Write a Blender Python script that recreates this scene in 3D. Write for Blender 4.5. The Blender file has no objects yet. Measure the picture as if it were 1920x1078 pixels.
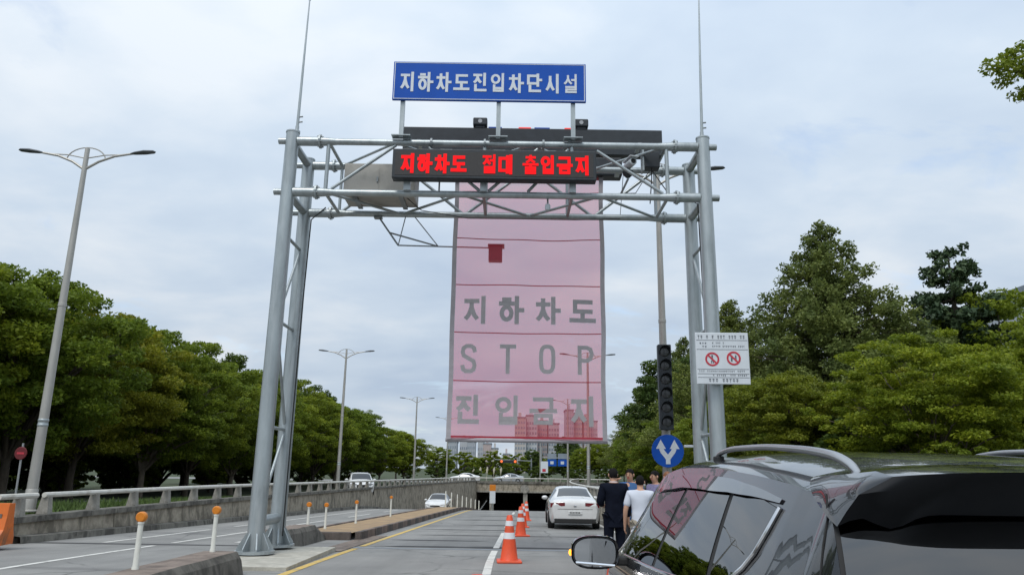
import bpy, bmesh, math, random
import numpy as np
from mathutils import Vector, Matrix

# ------------------------------------------------------------------ camera, sky, sun, exposure
SC = bpy.context.scene
COL = SC.collection
R = math.radians
cam_d = bpy.data.cameras.new('camera'); cam = bpy.data.objects.new('camera', cam_d); COL.objects.link(cam)
cam_d.sensor_width = 36.0; cam_d.lens = 36.0 * 1387.0 / 1920.0
cam_d.clip_start = 0.05; cam_d.clip_end = 6000
cam.matrix_world = Matrix.Translation((0, 0, 1.57)) @ Matrix.Rotation(math.pi / 2 + math.atan(340 / 1387.0), 4, 'X') @ Matrix.Rotation(R(0.85), 4, 'Z')
SC.camera = cam

SUN_EL, SUN_AZ = 58.0, 205.0          # azimuth clockwise from +Y: the sun stands behind the camera, a little to the left
W = bpy.data.worlds.new('World'); SC.world = W; W.use_nodes = True
wn, wl = W.node_tree.nodes, W.node_tree.links
wn.clear()
def wnode(t, **k):
    n = wn.new(t)
    for a, b in k.items(): setattr(n, a, b)
    return n
w_out = wnode('ShaderNodeOutputWorld')
w_bg = wnode('ShaderNodeBackground'); w_bg.inputs['Strength'].default_value = 0.1
w_sky = wnode('ShaderNodeTexSky', sky_type='NISHITA', sun_disc=False)
w_sky.sun_elevation = R(SUN_EL); w_sky.sun_rotation = R(SUN_AZ)
w_tc = wnode('ShaderNodeTexCoord')
w_sep = wnode('ShaderNodeSeparateXYZ'); wl.new(w_tc.outputs['Generated'], w_sep.inputs[0])
def wmath(op, a, b=None, clamp=False):
    n = wnode('ShaderNodeMath', operation=op, use_clamp=clamp)
    for i, v in enumerate((a, b)):
        if v is None: continue
        if isinstance(v, (int, float)): n.inputs[i].default_value = v
        else: wl.new(v, n.inputs[i])
    return n.outputs[0]
zz = wmath('MAXIMUM', w_sep.outputs['Z'], 0.0)
den = wmath('ADD', zz, 0.22)
px_ = wmath('DIVIDE', w_sep.outputs['X'], den); py_ = wmath('DIVIDE', w_sep.outputs['Y'], den)
w_cmb = wnode('ShaderNodeCombineXYZ'); wl.new(px_, w_cmb.inputs[0]); wl.new(py_, w_cmb.inputs[1])
def wnoise(scale, detail, rough, off, dist=0.0):
    m = wnode('ShaderNodeMapping'); m.inputs['Location'].default_value = off; m.inputs['Scale'].default_value = (1.0, 1.25, 1.0)
    wl.new(w_cmb.outputs[0], m.inputs[0])
    n = wnode('ShaderNodeTexNoise'); n.inputs['Scale'].default_value = scale; n.inputs['Detail'].default_value = detail
    n.inputs['Roughness'].default_value = rough; n.inputs['Distortion'].default_value = dist
    wl.new(m.outputs[0], n.inputs['Vector']); return n.outputs['Fac']
def wramp(fac, stops):
    n = wnode('ShaderNodeValToRGB'); e = n.color_ramp.elements
    while len(e) < len(stops): e.new(0.5)
    for i, (p, c) in enumerate(stops): e[i].position = p; e[i].color = (c[0], c[1], c[2], 1)
    wl.new(fac, n.inputs[0]); return n.outputs[0]
def wmix(fac, a, b):
    n = wnode('ShaderNodeMix', data_type='RGBA')
    if isinstance(fac, (int, float)): n.inputs[0].default_value = fac
    else: wl.new(fac, n.inputs[0])
    wl.new(a, n.inputs[6]); wl.new(b, n.inputs[7]); return n.outputs[2]
n_big = wnoise(0.8, 4, 0.5, (3.1, 0.6, 0))
n_fine = wnoise(2.6, 7, 0.52, (7.7, 2.2, 0), 0.2)
nz = wmath('ADD', wmath('MULTIPLY', n_big, 0.62), wmath('MULTIPLY', n_fine, 0.38))
cloud = wramp(nz, [(0.37, (4.0, 4.85, 6.0)), (0.49, (4.75, 5.55, 6.5)), (0.60, (6.0, 6.5, 7.05))])
gap = wramp(wnoise(2.0, 6, 0.6, (1.3, 9.4, 0), 0.4), [(0.60, (0, 0, 0)), (0.74, (1, 1, 1))])
gapf = wmath('MULTIPLY', gap, 0.5)
w_skyb = wnode('ShaderNodeVectorMath', operation='SCALE'); wl.new(w_sky.outputs[0], w_skyb.inputs[0]); w_skyb.inputs['Scale'].default_value = 1.7
skycol = wmix(gapf, cloud, w_skyb.outputs[0])
# an overcast sky grows brighter towards the zenith
lift = wmath('ADD', wmath('MULTIPLY', zz, 0.55), 0.84)
w_l = wnode('ShaderNodeVectorMath', operation='SCALE'); wl.new(skycol, w_l.inputs[0]); wl.new(lift, w_l.inputs['Scale'])
wl.new(w_l.outputs[0], w_bg.inputs['Color']); wl.new(w_bg.outputs[0], w_out.inputs['Surface'])

sun_d = bpy.data.lights.new('sun', 'SUN'); sun = bpy.data.objects.new('sun', sun_d); COL.objects.link(sun)
sun_d.energy = 1.5; sun_d.angle = R(24); sun_d.color = (1.0, 0.965, 0.91)
_a, _e = R(SUN_AZ), R(SUN_EL)
sdir = Vector((math.sin(_a) * math.cos(_e), math.cos(_a) * math.cos(_e), math.sin(_e)))
sun.rotation_euler = sdir.to_track_quat('Z', 'Y').to_euler(); sun.location = (0, 0, 60)
SC.view_settings.view_transform = 'Standard'; SC.view_settings.look = 'None'
SC.view_settings.exposure = 0.38; SC.view_settings.gamma = 1.0; SC.view_settings.use_curve_mapping = False
SC.render.engine = 'CYCLES'
SC.cycles.max_bounces = 8; SC.cycles.transparent_max_bounces = 24
SC.cycles.caustics_reflective = False; SC.cycles.caustics_refractive = False
SC.cycles.use_denoising = True

# ------------------------------------------------------------------ materials
def new_mat(name):
    m = bpy.data.materials.new(name); m.use_nodes = True
    return m, m.node_tree.nodes, m.node_tree.links, m.node_tree.nodes['Principled BSDF']
def ramp_node(nt, stops, interp='LINEAR'):
    n = nt.nodes.new('ShaderNodeValToRGB'); e = n.color_ramp.elements; n.color_ramp.interpolation = interp
    while len(e) < len(stops): e.new(0.5)
    for i, (p, c) in enumerate(stops):
        e[i].position = p
        if isinstance(c, (int, float)): c = (c, c, c)
        e[i].color = (c[0], c[1], c[2], 1)
    return n
def noise_node(nt, scale, detail=5, rough=0.6, coord='Object', stretch=(1, 1, 1), dist=0.0):
    tc = nt.nodes.new('ShaderNodeTexCoord'); mp = nt.nodes.new('ShaderNodeMapping'); mp.inputs['Scale'].default_value = stretch
    nt.links.new(tc.outputs[coord], mp.inputs[0])
    n = nt.nodes.new('ShaderNodeTexNoise'); n.inputs['Scale'].default_value = scale; n.inputs['Detail'].default_value = detail
    n.inputs['Roughness'].default_value = rough; n.inputs['Distortion'].default_value = dist
    nt.links.new(mp.outputs[0], n.inputs['Vector']); return n
def mixc(nt, mode, fac, a, b):
    n = nt.nodes.new('ShaderNodeMix'); n.data_type = 'RGBA'; n.blend_type = mode
    for i, v in ((0, fac), (6, a), (7, b)):
        if isinstance(v, (int, float)): n.inputs[i].default_value = v
        elif isinstance(v, tuple): n.inputs[i].default_value = (v[0], v[1], v[2], 1)
        else: nt.links.new(v, n.inputs[i])
    return n.outputs[2]
def mat(name, base, rough=0.6, metal=0.0, var=0.18, scale=6.0, bump=0.0, bscale=60.0, stretch=(1, 1, 1), coat=0.0, stain=None, sscale=1.5, sstretch=(1, 1, 1), spec=None, rvar=0.08, slo=0.5, shi=0.68):
    m, N, L, P = new_mat(name); nt = m.node_tree
    n = noise_node(nt, scale, 6, 0.62, 'Object', stretch)
    r = ramp_node(nt, [(0.3, 1 - var), (0.7, 1 + var)]); L.new(n.outputs['Fac'], r.inputs[0])
    col = mixc(nt, 'MULTIPLY', 1.0, tuple(base), r.outputs[0])
    if stain:
        s = noise_node(nt, sscale, 7, 0.65, 'Object', sstretch, 0.4)
        sr = ramp_node(nt, [(slo, 0), (shi, 1)]); L.new(s.outputs['Fac'], sr.inputs[0])
        col = mixc(nt, 'MIX', sr.outputs[0], col, tuple(stain))
    L.new(col, P.inputs['Base Color'])
    rr = nt.nodes.new('ShaderNodeMapRange'); rr.inputs['To Min'].default_value = max(0.02, rough - rvar); rr.inputs['To Max'].default_value = min(1, rough + rvar)
    L.new(n.outputs['Fac'], rr.inputs[0]); L.new(rr.outputs[0], P.inputs['Roughness'])
    P.inputs['Metallic'].default_value = metal
    if coat: P.inputs['Coat Weight'].default_value = coat; P.inputs['Coat Roughness'].default_value = 0.03
    if spec is not None: P.inputs['Specular IOR Level'].default_value = spec
    if bump:
        b = noise_node(nt, bscale, 5, 0.7); bn = nt.nodes.new('ShaderNodeBump'); bn.inputs['Strength'].default_value = bump; bn.inputs['Distance'].default_value = 0.02
        L.new(b.outputs['Fac'], bn.inputs['Height']); L.new(bn.outputs[0], P.inputs['Normal'])
    return m
def emis(name, col, strength, base=(0.02, 0.02, 0.02)):
    m, N, L, P = new_mat(name)
    P.inputs['Specular IOR Level'].default_value = 0.1
    P.inputs['Base Color'].default_value = (*base, 1); P.inputs['Emission Color'].default_value = (*col, 1); P.inputs['Emission Strength'].default_value = strength
    P.inputs['Roughness'].default_value = 0.5
    return m
M = {}
M['steel'] = mat('galvanised steel', (0.36, 0.40, 0.41), 0.40, 0.55, 0.2, 3.0, 0.06, 120, (1, 1, 0.35), stain=(0.46, 0.49, 0.50), sscale=2.2, sstretch=(4, 4, 0.35), slo=.45, shi=.75)
M['steel_dark'] = mat('weathered steel', (0.27, 0.295, 0.305), 0.5, 0.5, 0.2, 5.0)
M['lamp_pole'] = mat('lamp post steel', (0.40, 0.39, 0.36), 0.5, 0.4, 0.15, 3.0, stretch=(1, 1, .3))
M['lamp_head'] = mat('lamp head grey', (0.10, 0.11, 0.12), 0.45, 0.2, 0.1)
M['sign_blue'] = mat('blue reflective sheet', (0.012, 0.085, 0.42), 0.5, 0, 0.07, 2.0, spec=.15)
M['sign_white'] = mat('white reflective sheet', (0.62, 0.66, 0.70), 0.5, 0, 0.05, 4.0)
M['sign_grey'] = mat('aluminium sign back', (0.35, 0.36, 0.37), 0.5, 0.4, 0.1)
M['black_metal'] = mat('black painted metal', (0.022, 0.028, 0.034), 0.5, 0.1, 0.25, 5.0)
M['led_panel'] = mat('led panel black', (0.030, 0.028, 0.028), 0.62, 0, 0.3, 40.0)
M['led_red'] = emis('lit red diodes', (1.0, 0.008, 0.012), 0.85, (0.05, 0.002, 0.002))
M['cabinet'] = mat('beige cabinet paint', (0.40, 0.385, 0.35), 0.55, 0, 0.08, 3.0, stain=(0.30, 0.29, 0.26), sscale=2.0)
M['letter_grey'] = mat('grey banner lettering', (0.345, 0.33, 0.34), 0.8, 0, 0.08, 8.0)
M['border_grey'] = mat('grey banner webbing', (0.36, 0.34, 0.36), 0.8, 0, 0.1, 6.0)
M['red_dark'] = mat('red seam webbing', (0.36, 0.03, 0.05), 0.8, 0, 0.1)
M['rubber'] = mat('black rubber', (0.018, 0.018, 0.018), 0.8, 0, 0.2)
M['white_paint'] = mat('white plastic post', (0.66, 0.66, 0.60), 0.55, 0, 0.12, 4.0, stain=(0.42, 0.39, 0.31), sscale=3.0)
M['orange'] = mat('amber reflector', (0.62, 0.20, 0.012), 0.4, 0, 0.1, 20.0)
M['cone'] = mat('orange cone rubber', (0.74, 0.085, 0.025), 0.5, 0, 0.12, 7.0, stain=(0.5, 0.09, 0.04), sscale=4.0)
M['cone_band'] = mat('white cone band', (0.72, 0.72, 0.74), 0.5, 0, 0.06)
M['barrier_orange'] = mat('orange plastic barrier', (0.66, 0.15, 0.02), 0.5, 0, 0.1, 3.0, stain=(0.2, 0.09, 0.04), sscale=2.0, slo=.58, shi=.72)
def concrete(name, c, st, s2=None):
    return mat(name, c, 0.9, 0, 0.26, 4.5, 0.3, 40, stain=st, sscale=2.4, sstretch=(1.0, 1.0, 0.55), slo=.46, shi=.60)
M['concrete_wall'] = concrete('stained wall concrete', (0.35, 0.31, 0.245), (0.165, 0.145, 0.112))
M['concrete_cope'] = concrete('weathered coping concrete', (0.185, 0.175, 0.15), (0.075, 0.07, 0.06))
M['concrete_post'] = concrete('concrete rail post', (0.32, 0.305, 0.27), (0.2, 0.19, 0.165))
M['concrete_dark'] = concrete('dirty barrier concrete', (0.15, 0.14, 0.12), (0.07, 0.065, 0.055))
M['concrete_top'] = concrete('brownish barrier top', (0.22, 0.175, 0.145), (0.14, 0.11, 0.09))
M['concrete_pad'] = concrete('fresh footing concrete', (0.44, 0.42, 0.36), (0.36, 0.34, 0.29))
M['rail_pipe'] = mat('pale rail pipe', (0.60, 0.585, 0.53), 0.5, 0.1, 0.1, 3.0, stain=(0.42, 0.39, 0.33), sscale=2.0)
M['paving_brown'] = mat('tan median paving', (0.33, 0.225, 0.125), 0.9, 0, 0.25, 3.0, 0.3, 30, stain=(0.24, 0.18, 0.12), sscale=1.0)
M['kerb_a'] = concrete('reddish kerb stone', (0.21, 0.155, 0.13), (0.13, 0.10, 0.085))
M['kerb_b'] = concrete('dark kerb stone', (0.115, 0.095, 0.085), (0.07, 0.06, 0.055))
M['yellow_line'] = mat('worn yellow road paint', (0.58, 0.40, 0.11), 0.8, 0, 0.12, 8.0, stain=(0.33, 0.29, 0.2), sscale=3.5, slo=.55, shi=.72)
M['white_line'] = mat('worn white road paint', (0.62, 0.61, 0.57), 0.8, 0, 0.1, 8.0, stain=(0.33, 0.32, 0.30), sscale=3.5, slo=.52, shi=.70)
M['joint'] = mat('steel expansion joint', (0.30, 0.33, 0.36), 0.5, 0.5, 0.2, 6.0)
M['tar'] = mat('dark tar joint', (0.055, 0.055, 0.056), 0.9, 0, 0.3, 5.0)
M['bark'] = mat('tree bark', (0.075, 0.060, 0.045), 0.95, 0, 0.35, 9.0, 0.5, 30, (1, 1, .25))
M['bark_pale'] = mat('pale tree bark', (0.15, 0.125, 0.095), 0.95, 0, 0.35, 9.0, 0.5, 30, (1, 1, .25))
M['grass'] = mat('grass blades', (0.07, 0.115, 0.022), 0.85, 0, 0.4, 2.0)
M['red_sign'] = mat('red sign sheet', (0.13, 0.010, 0.014), 0.5, 0, 0.08)
M['chrome'] = mat('bright chrome trim', (0.88, 0.88, 0.9), 0.1, 1.0, 0.02, rvar=.03)
M['glass_dark'] = None
def asphalt():
    m, N, L, P = new_mat('worn grey asphalt'); nt = m.node_tree
    n1 = noise_node(nt, 0.55, 6, 0.6); n2 = noise_node(nt, 90, 4, 0.8)
    r1 = ramp_node(nt, [(0.3, (0.20, 0.198, 0.19)), (0.72, (0.275, 0.27, 0.256))]); L.new(n1.outputs['Fac'], r1.inputs[0])
    r2 = ramp_node(nt, [(0.3, 0.78), (0.7, 1.18)]); L.new(n2.outputs['Fac'], r2.inputs[0])
    c = mixc(nt, 'MULTIPLY', 1.0, r1.outputs[0], r2.outputs[0])
    # long wheel-track wear
    n3 = noise_node(nt, 0.8, 4, 0.6, 'Object', (1.6, 0.05, 1)); r3 = ramp_node(nt, [(0.35, 0.88), (0.68, 1.08)]); L.new(n3.outputs['Fac'], r3.inputs[0])
    c = mixc(nt, 'MULTIPLY', 1.0, c, r3.outputs[0])
    # cross-wise patches of darker surfacing
    n4 = noise_node(nt, 0.75, 3, 0.5, 'Object', (0.13, 1.0, 1)); r4 = ramp_node(nt, [(0.60, 0), (0.68, 1)]); L.new(n4.outputs['Fac'], r4.inputs[0])
    c = mixc(nt, 'MULTIPLY', r4.outputs[0], c, (0.72, 0.72, 0.73))
    # fine meandering cracks, sealed here and there, and drips along the lanes
    wc = noise_node(nt, 1.3, 4, 0.6); tcc = N.new('ShaderNodeTexCoord'); vm = N.new('ShaderNodeMix'); vm.data_type = 'VECTOR'; vm.inputs[0].default_value = 0.28
    L.new(tcc.outputs['Object'], vm.inputs[4]); L.new(wc.outputs['Color'], vm.inputs[5])
    vo = N.new('ShaderNodeTexVoronoi'); vo.feature = 'DISTANCE_TO_EDGE'; vo.inputs['Scale'].default_value = 0.42; L.new(vm.outputs[1], vo.inputs['Vector'])
    rv = ramp_node(nt, [(0.0, 1), (0.012, 0)]); L.new(vo.outputs['Distance'], rv.inputs[0])
    n6 = noise_node(nt, 0.30, 3, 0.5); r6 = ramp_node(nt, [(0.47, 0), (0.56, 0.75)]); L.new(n6.outputs['Fac'], r6.inputs[0])
    ck = N.new('ShaderNodeMath'); ck.operation = 'MULTIPLY'; L.new(rv.outputs[0], ck.inputs[0]); L.new(r6.outputs[0], ck.inputs[1])
    c = mixc(nt, 'MIX', ck.outputs[0], c, (0.085, 0.084, 0.082))
    n5 = noise_node(nt, 3.0, 6, 0.7, 'Object', (1, .35, 1)); r5 = ramp_node(nt, [(0.60, 0), (0.74, 0.5)]); L.new(n5.outputs['Fac'], r5.inputs[0])
    c = mixc(nt, 'MIX', r5.outputs[0], c, (0.15, 0.148, 0.142))
    L.new(c, P.inputs['Base Color']); P.inputs['Roughness'].default_value = 0.88
    bn = nt.nodes.new('ShaderNodeBump'); bn.inputs['Strength'].default_value = 0.35; bn.inputs['Distance'].default_value = 0.01
    L.new(n2.outputs['Fac'], bn.inputs['Height']); L.new(bn.outputs[0], P.inputs['Normal'])
    return m
M['asphalt'] = asphalt()
def ground_mat():
    m, N, L, P = new_mat('verge grass and soil'); nt = m.node_tree
    n1 = noise_node(nt, 0.35, 8, 0.65); r1 = ramp_node(nt, [(0.35, (0.026, 0.040, 0.012)), (0.52, (0.042, 0.062, 0.017)), (0.66, (0.062, 0.052, 0.034))]); L.new(n1.outputs['Fac'], r1.inputs[0])
    n2 = noise_node(nt, 14, 5, 0.7); r2 = ramp_node(nt, [(0.3, 0.6), (0.7, 1.3)]); L.new(n2.outputs['Fac'], r2.inputs[0])
    L.new(mixc(nt, 'MULTIPLY', 1.0, r1.outputs[0], r2.outputs[0]), P.inputs['Base Color']); P.inputs['Roughness'].default_value = 0.95
    return m
M['ground'] = ground_mat()
def leaf_mat(name, c1, c2, c3, transl=0.28):
    m, N, L, P = new_mat(name); nt = m.node_tree
    g = N.new('ShaderNodeNewGeometry'); oi = N.new('ShaderNodeObjectInfo')
    r = ramp_node(nt, [(0.0, c1), (0.55, c2), (1.0, c3)]); L.new(g.outputs['Random Per Island'], r.inputs[0])
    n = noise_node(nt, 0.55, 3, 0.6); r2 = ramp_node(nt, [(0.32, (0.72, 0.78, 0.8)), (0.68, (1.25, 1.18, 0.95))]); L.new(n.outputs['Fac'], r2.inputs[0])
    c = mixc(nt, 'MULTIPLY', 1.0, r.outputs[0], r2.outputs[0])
    r3 = ramp_node(nt, [(0.0, (0.80, 0.88, 0.92)), (0.5, (1, 1, 1)), (1.0, (1.14, 1.10, 0.85))]); L.new(oi.outputs['Random'], r3.inputs[0])
    c = mixc(nt, 'MULTIPLY', 1.0, c, r3.outputs[0])
    L.new(c, P.inputs['Base Color']); P.inputs['Roughness'].default_value = 0.6; P.inputs['Specular IOR Level'].default_value = 0.25
    t = N.new('ShaderNodeBsdfTranslucent'); L.new(c, t.inputs['Color'])
    mx = N.new('ShaderNodeMixShader'); mx.inputs[0].default_value = transl
    L.new(P.outputs[0], mx.inputs[1]); L.new(t.outputs[0], mx.inputs[2]); L.new(mx.outputs[0], N['Material Output'].inputs['Surface'])
    return m
M['leaf_green'] = leaf_mat('fresh green leaves', (0.140, 0.190, 0.022), (0.200, 0.255, 0.028), (0.255, 0.300, 0.034), 0.44)
M['leaf_yellow'] = leaf_mat('yellowing green leaves', (0.165, 0.190, 0.020), (0.230, 0.245, 0.024), (0.270, 0.268, 0.030), 0.44)
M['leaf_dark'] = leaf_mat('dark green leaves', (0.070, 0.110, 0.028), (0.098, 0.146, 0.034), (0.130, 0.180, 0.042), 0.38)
M['leaf_blue'] = leaf_mat('bluish conifer needles', (0.040, 0.072, 0.046), (0.055, 0.092, 0.060), (0.078, 0.118, 0.072), 0.15)
M['leaf_olive'] = leaf_mat('olive conifer leaves', (0.120, 0.155, 0.046), (0.155, 0.195, 0.058), (0.195, 0.235, 0.072), 0.36)
M['plume'] = mat('pale plume grass', (0.5, 0.46, 0.36), 0.9)
def banner_mat():
    m, N, L, P = new_mat('translucent red mesh cloth'); nt = m.node_tree
    w1 = noise_node(nt, 1.2, 4, 0.5); r1 = ramp_node(nt, [(0.3, (0.72, 0.065, 0.100)), (0.7, (0.82, 0.090, 0.125))]); L.new(w1.outputs['Fac'], r1.inputs[0])
    d = N.new('ShaderNodeBsdfDiffuse'); t = N.new('ShaderNodeBsdfTranslucent'); tr = N.new('ShaderNodeBsdfTransparent'); tr.inputs[0].default_value = (1, 0.89, 0.92, 1)
    L.new(r1.outputs[0], d.inputs[0]); L.new(r1.outputs[0], t.inputs[0])
    a = N.new('ShaderNodeMixShader'); a.inputs[0].default_value = 0.5; L.new(d.outputs[0], a.inputs[1]); L.new(t.outputs[0], a.inputs[2])
    b = N.new('ShaderNodeMixShader'); b.inputs[0].default_value = 0.44; L.new(tr.outputs[0], b.inputs[1]); L.new(a.outputs[0], b.inputs[2])
    L.new(b.outputs[0], N['Material Output'].inputs['Surface']); N.remove(P)
    return m
M['banner'] = banner_mat()
def car_paint(name, c, flake=0.0, rough=0.25):
    m, N, L, P = new_mat(name); nt = m.node_tree
    n = noise_node(nt, 2.0, 5, 0.6); r = ramp_node(nt, [(0.3, 0.9), (0.7, 1.1)]); L.new(n.outputs['Fac'], r.inputs[0])
    L.new(mixc(nt, 'MULTIPLY', 1.0, tuple(c), r.outputs[0]), P.inputs['Base Color'])
    P.inputs['Roughness'].default_value = rough; P.inputs['Metallic'].default_value = flake
    P.inputs['Coat Weight'].default_value = 1.0; P.inputs['Coat Roughness'].default_value = 0.015; P.inputs['Coat IOR'].default_value = 1.56; P.inputs['Specular IOR Level'].default_value = 0.2
    return m
M['paint_black'] = car_paint('glossy black car paint', (0.006, 0.007, 0.009))
M['paint_white'] = car_paint('white pearl car paint', (0.66, 0.66, 0.65))
M['paint_silver'] = car_paint('silver car paint', (0.40, 0.42, 0.44), 0.3)
def glass_mat(name, tint, refl_boost=0.0, ior=1.55):
    m, N, L, P = new_mat(name); nt = m.node_tree
    f = N.new('ShaderNodeFresnel'); f.inputs[0].default_value = ior
    tr = N.new('ShaderNodeBsdfTransparent'); tr.inputs[0].default_value = (*tint, 1)
    g = N.new('ShaderNodeBsdfGlossy'); g.inputs['Roughness'].default_value = 0.008
    ad = N.new('ShaderNodeMath'); ad.operation = 'ADD'; ad.use_clamp = True; ad.inputs[1].default_value = refl_boost; L.new(f.outputs[0], ad.inputs[0])
    mx = N.new('ShaderNodeMixShader'); L.new(ad.outputs[0], mx.inputs[0]); L.new(tr.outputs[0], mx.inputs[1]); L.new(g.outputs[0], mx.inputs[2])
    L.new(mx.outputs[0], N['Material Output'].inputs['Surface']); N.remove(P)
    return m
M['glass_dark'] = glass_mat('dark tinted car glass', (0.05, 0.055, 0.06), 0.08, 1.9)
M['glass_car'] = glass_mat('tinted car glass', (0.16, 0.17, 0.18), 0.06)
M['visor'] = glass_mat('smoked rain visor', (0.10, 0.10, 0.11), 0.32, 1.6)
M['mirror'] = mat('mirror glass', (0.55, 0.57, 0.60), 0.02, 1.0, 0.01, rvar=0.0)
M['interior'] = mat('dark car interior', (0.02, 0.02, 0.022), 0.8)
M['seat'] = mat('grey seat leather', (0.11, 0.11, 0.12), 0.6)
M['tail_red'] = mat('red tail lamp', (0.16, 0.008, 0.012), 0.12, 0, 0.05, coat=1.0)
M['red_lamp'] = emis('lit red lamp', (1.0, 0.09, 0.07), 0.55, (0.5, 0.03, 0.03))
M['amber_lamp'] = emis('lit amber lamp', (1.0, 0.36, 0.03), 2.2, (0.6, 0.2, 0.02))
M['signal_orange'] = emis('lit signal lamp', (1.0, 0.16, 0.05), 0.9, (0.5, 0.1, 0.02))
M['head_lamp'] = mat('clear head lamp', (0.55, 0.57, 0.6), 0.1, 0.4, 0.05, coat=1.0)
M['black_trim'] = mat('matt black trim', (0.008, 0.009, 0.011), 0.45, 0, 0.1, spec=.2)
M['plate'] = mat('white number plate', (0.62, 0.63, 0.62), 0.5)
M['alloy'] = mat('alloy wheel', (0.42, 0.43, 0.44), 0.3, 0.8, 0.08)
M['skin'] = mat('skin', (0.47, 0.265, 0.175), 0.55, 0, 0.08, 8)
M['hair_black'] = mat('black hair', (0.010, 0.009, 0.009), 0.8, 0, 0.4, 60, 0.6, 90, (1, 1, .2), spec=.15)
M['hair_brown'] = mat('brown hair', (0.19, 0.075, 0.028), 0.5, 0, 0.4, 60, stretch=(1, 1, .2))
M['suit'] = mat('navy suit cloth', (0.007, 0.009, 0.017), 0.9, 0, 0.2, 12, 0.15, 9, spec=.08)
M['shirt_white'] = mat('white shirt cloth', (0.56, 0.59, 0.66), 0.85, 0, 0.06, 6, 0.25, 7)
M['shirt_blue'] = mat('blue shirt cloth', (0.045, 0.12, 0.28), 0.85, 0, 0.12, 6, 0.2, 7)
M['shirt_purple'] = mat('violet checked shirt cloth', (0.20, 0.19, 0.32), 0.85, 0, 0.3, 30, 0.2, 7)
M['trousers'] = mat('dark trouser cloth', (0.025, 0.026, 0.03), 0.85, 0, 0.2, 12)
M['trousers_beige'] = mat('beige trouser cloth', (0.28, 0.245, 0.19), 0.85, 0, 0.1, 12)
M['lens_dark'] = mat('unlit signal lens', (0.028, 0.030, 0.032), 0.35, 0, 0.1, coat=0.5)
for k, c in (('bld_white', (0.52, 0.54, 0.56)), ('bld_pink', (0.50, 0.42, 0.41)), ('bld_grey', (0.42, 0.45, 0.49)), ('bld_tan', (0.50, 0.47, 0.44))):
    M[k] = mat('apartment render ' + k[4:], c, 0.85, 0, 0.06, 0.08)
M['bld_glass'] = mat('apartment window glass', (0.27, 0.31, 0.36), 0.25, 0, 0.2, 0.3)
M['bld_roof'] = mat('apartment roof', (0.22, 0.25, 0.29), 0.8)
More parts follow.
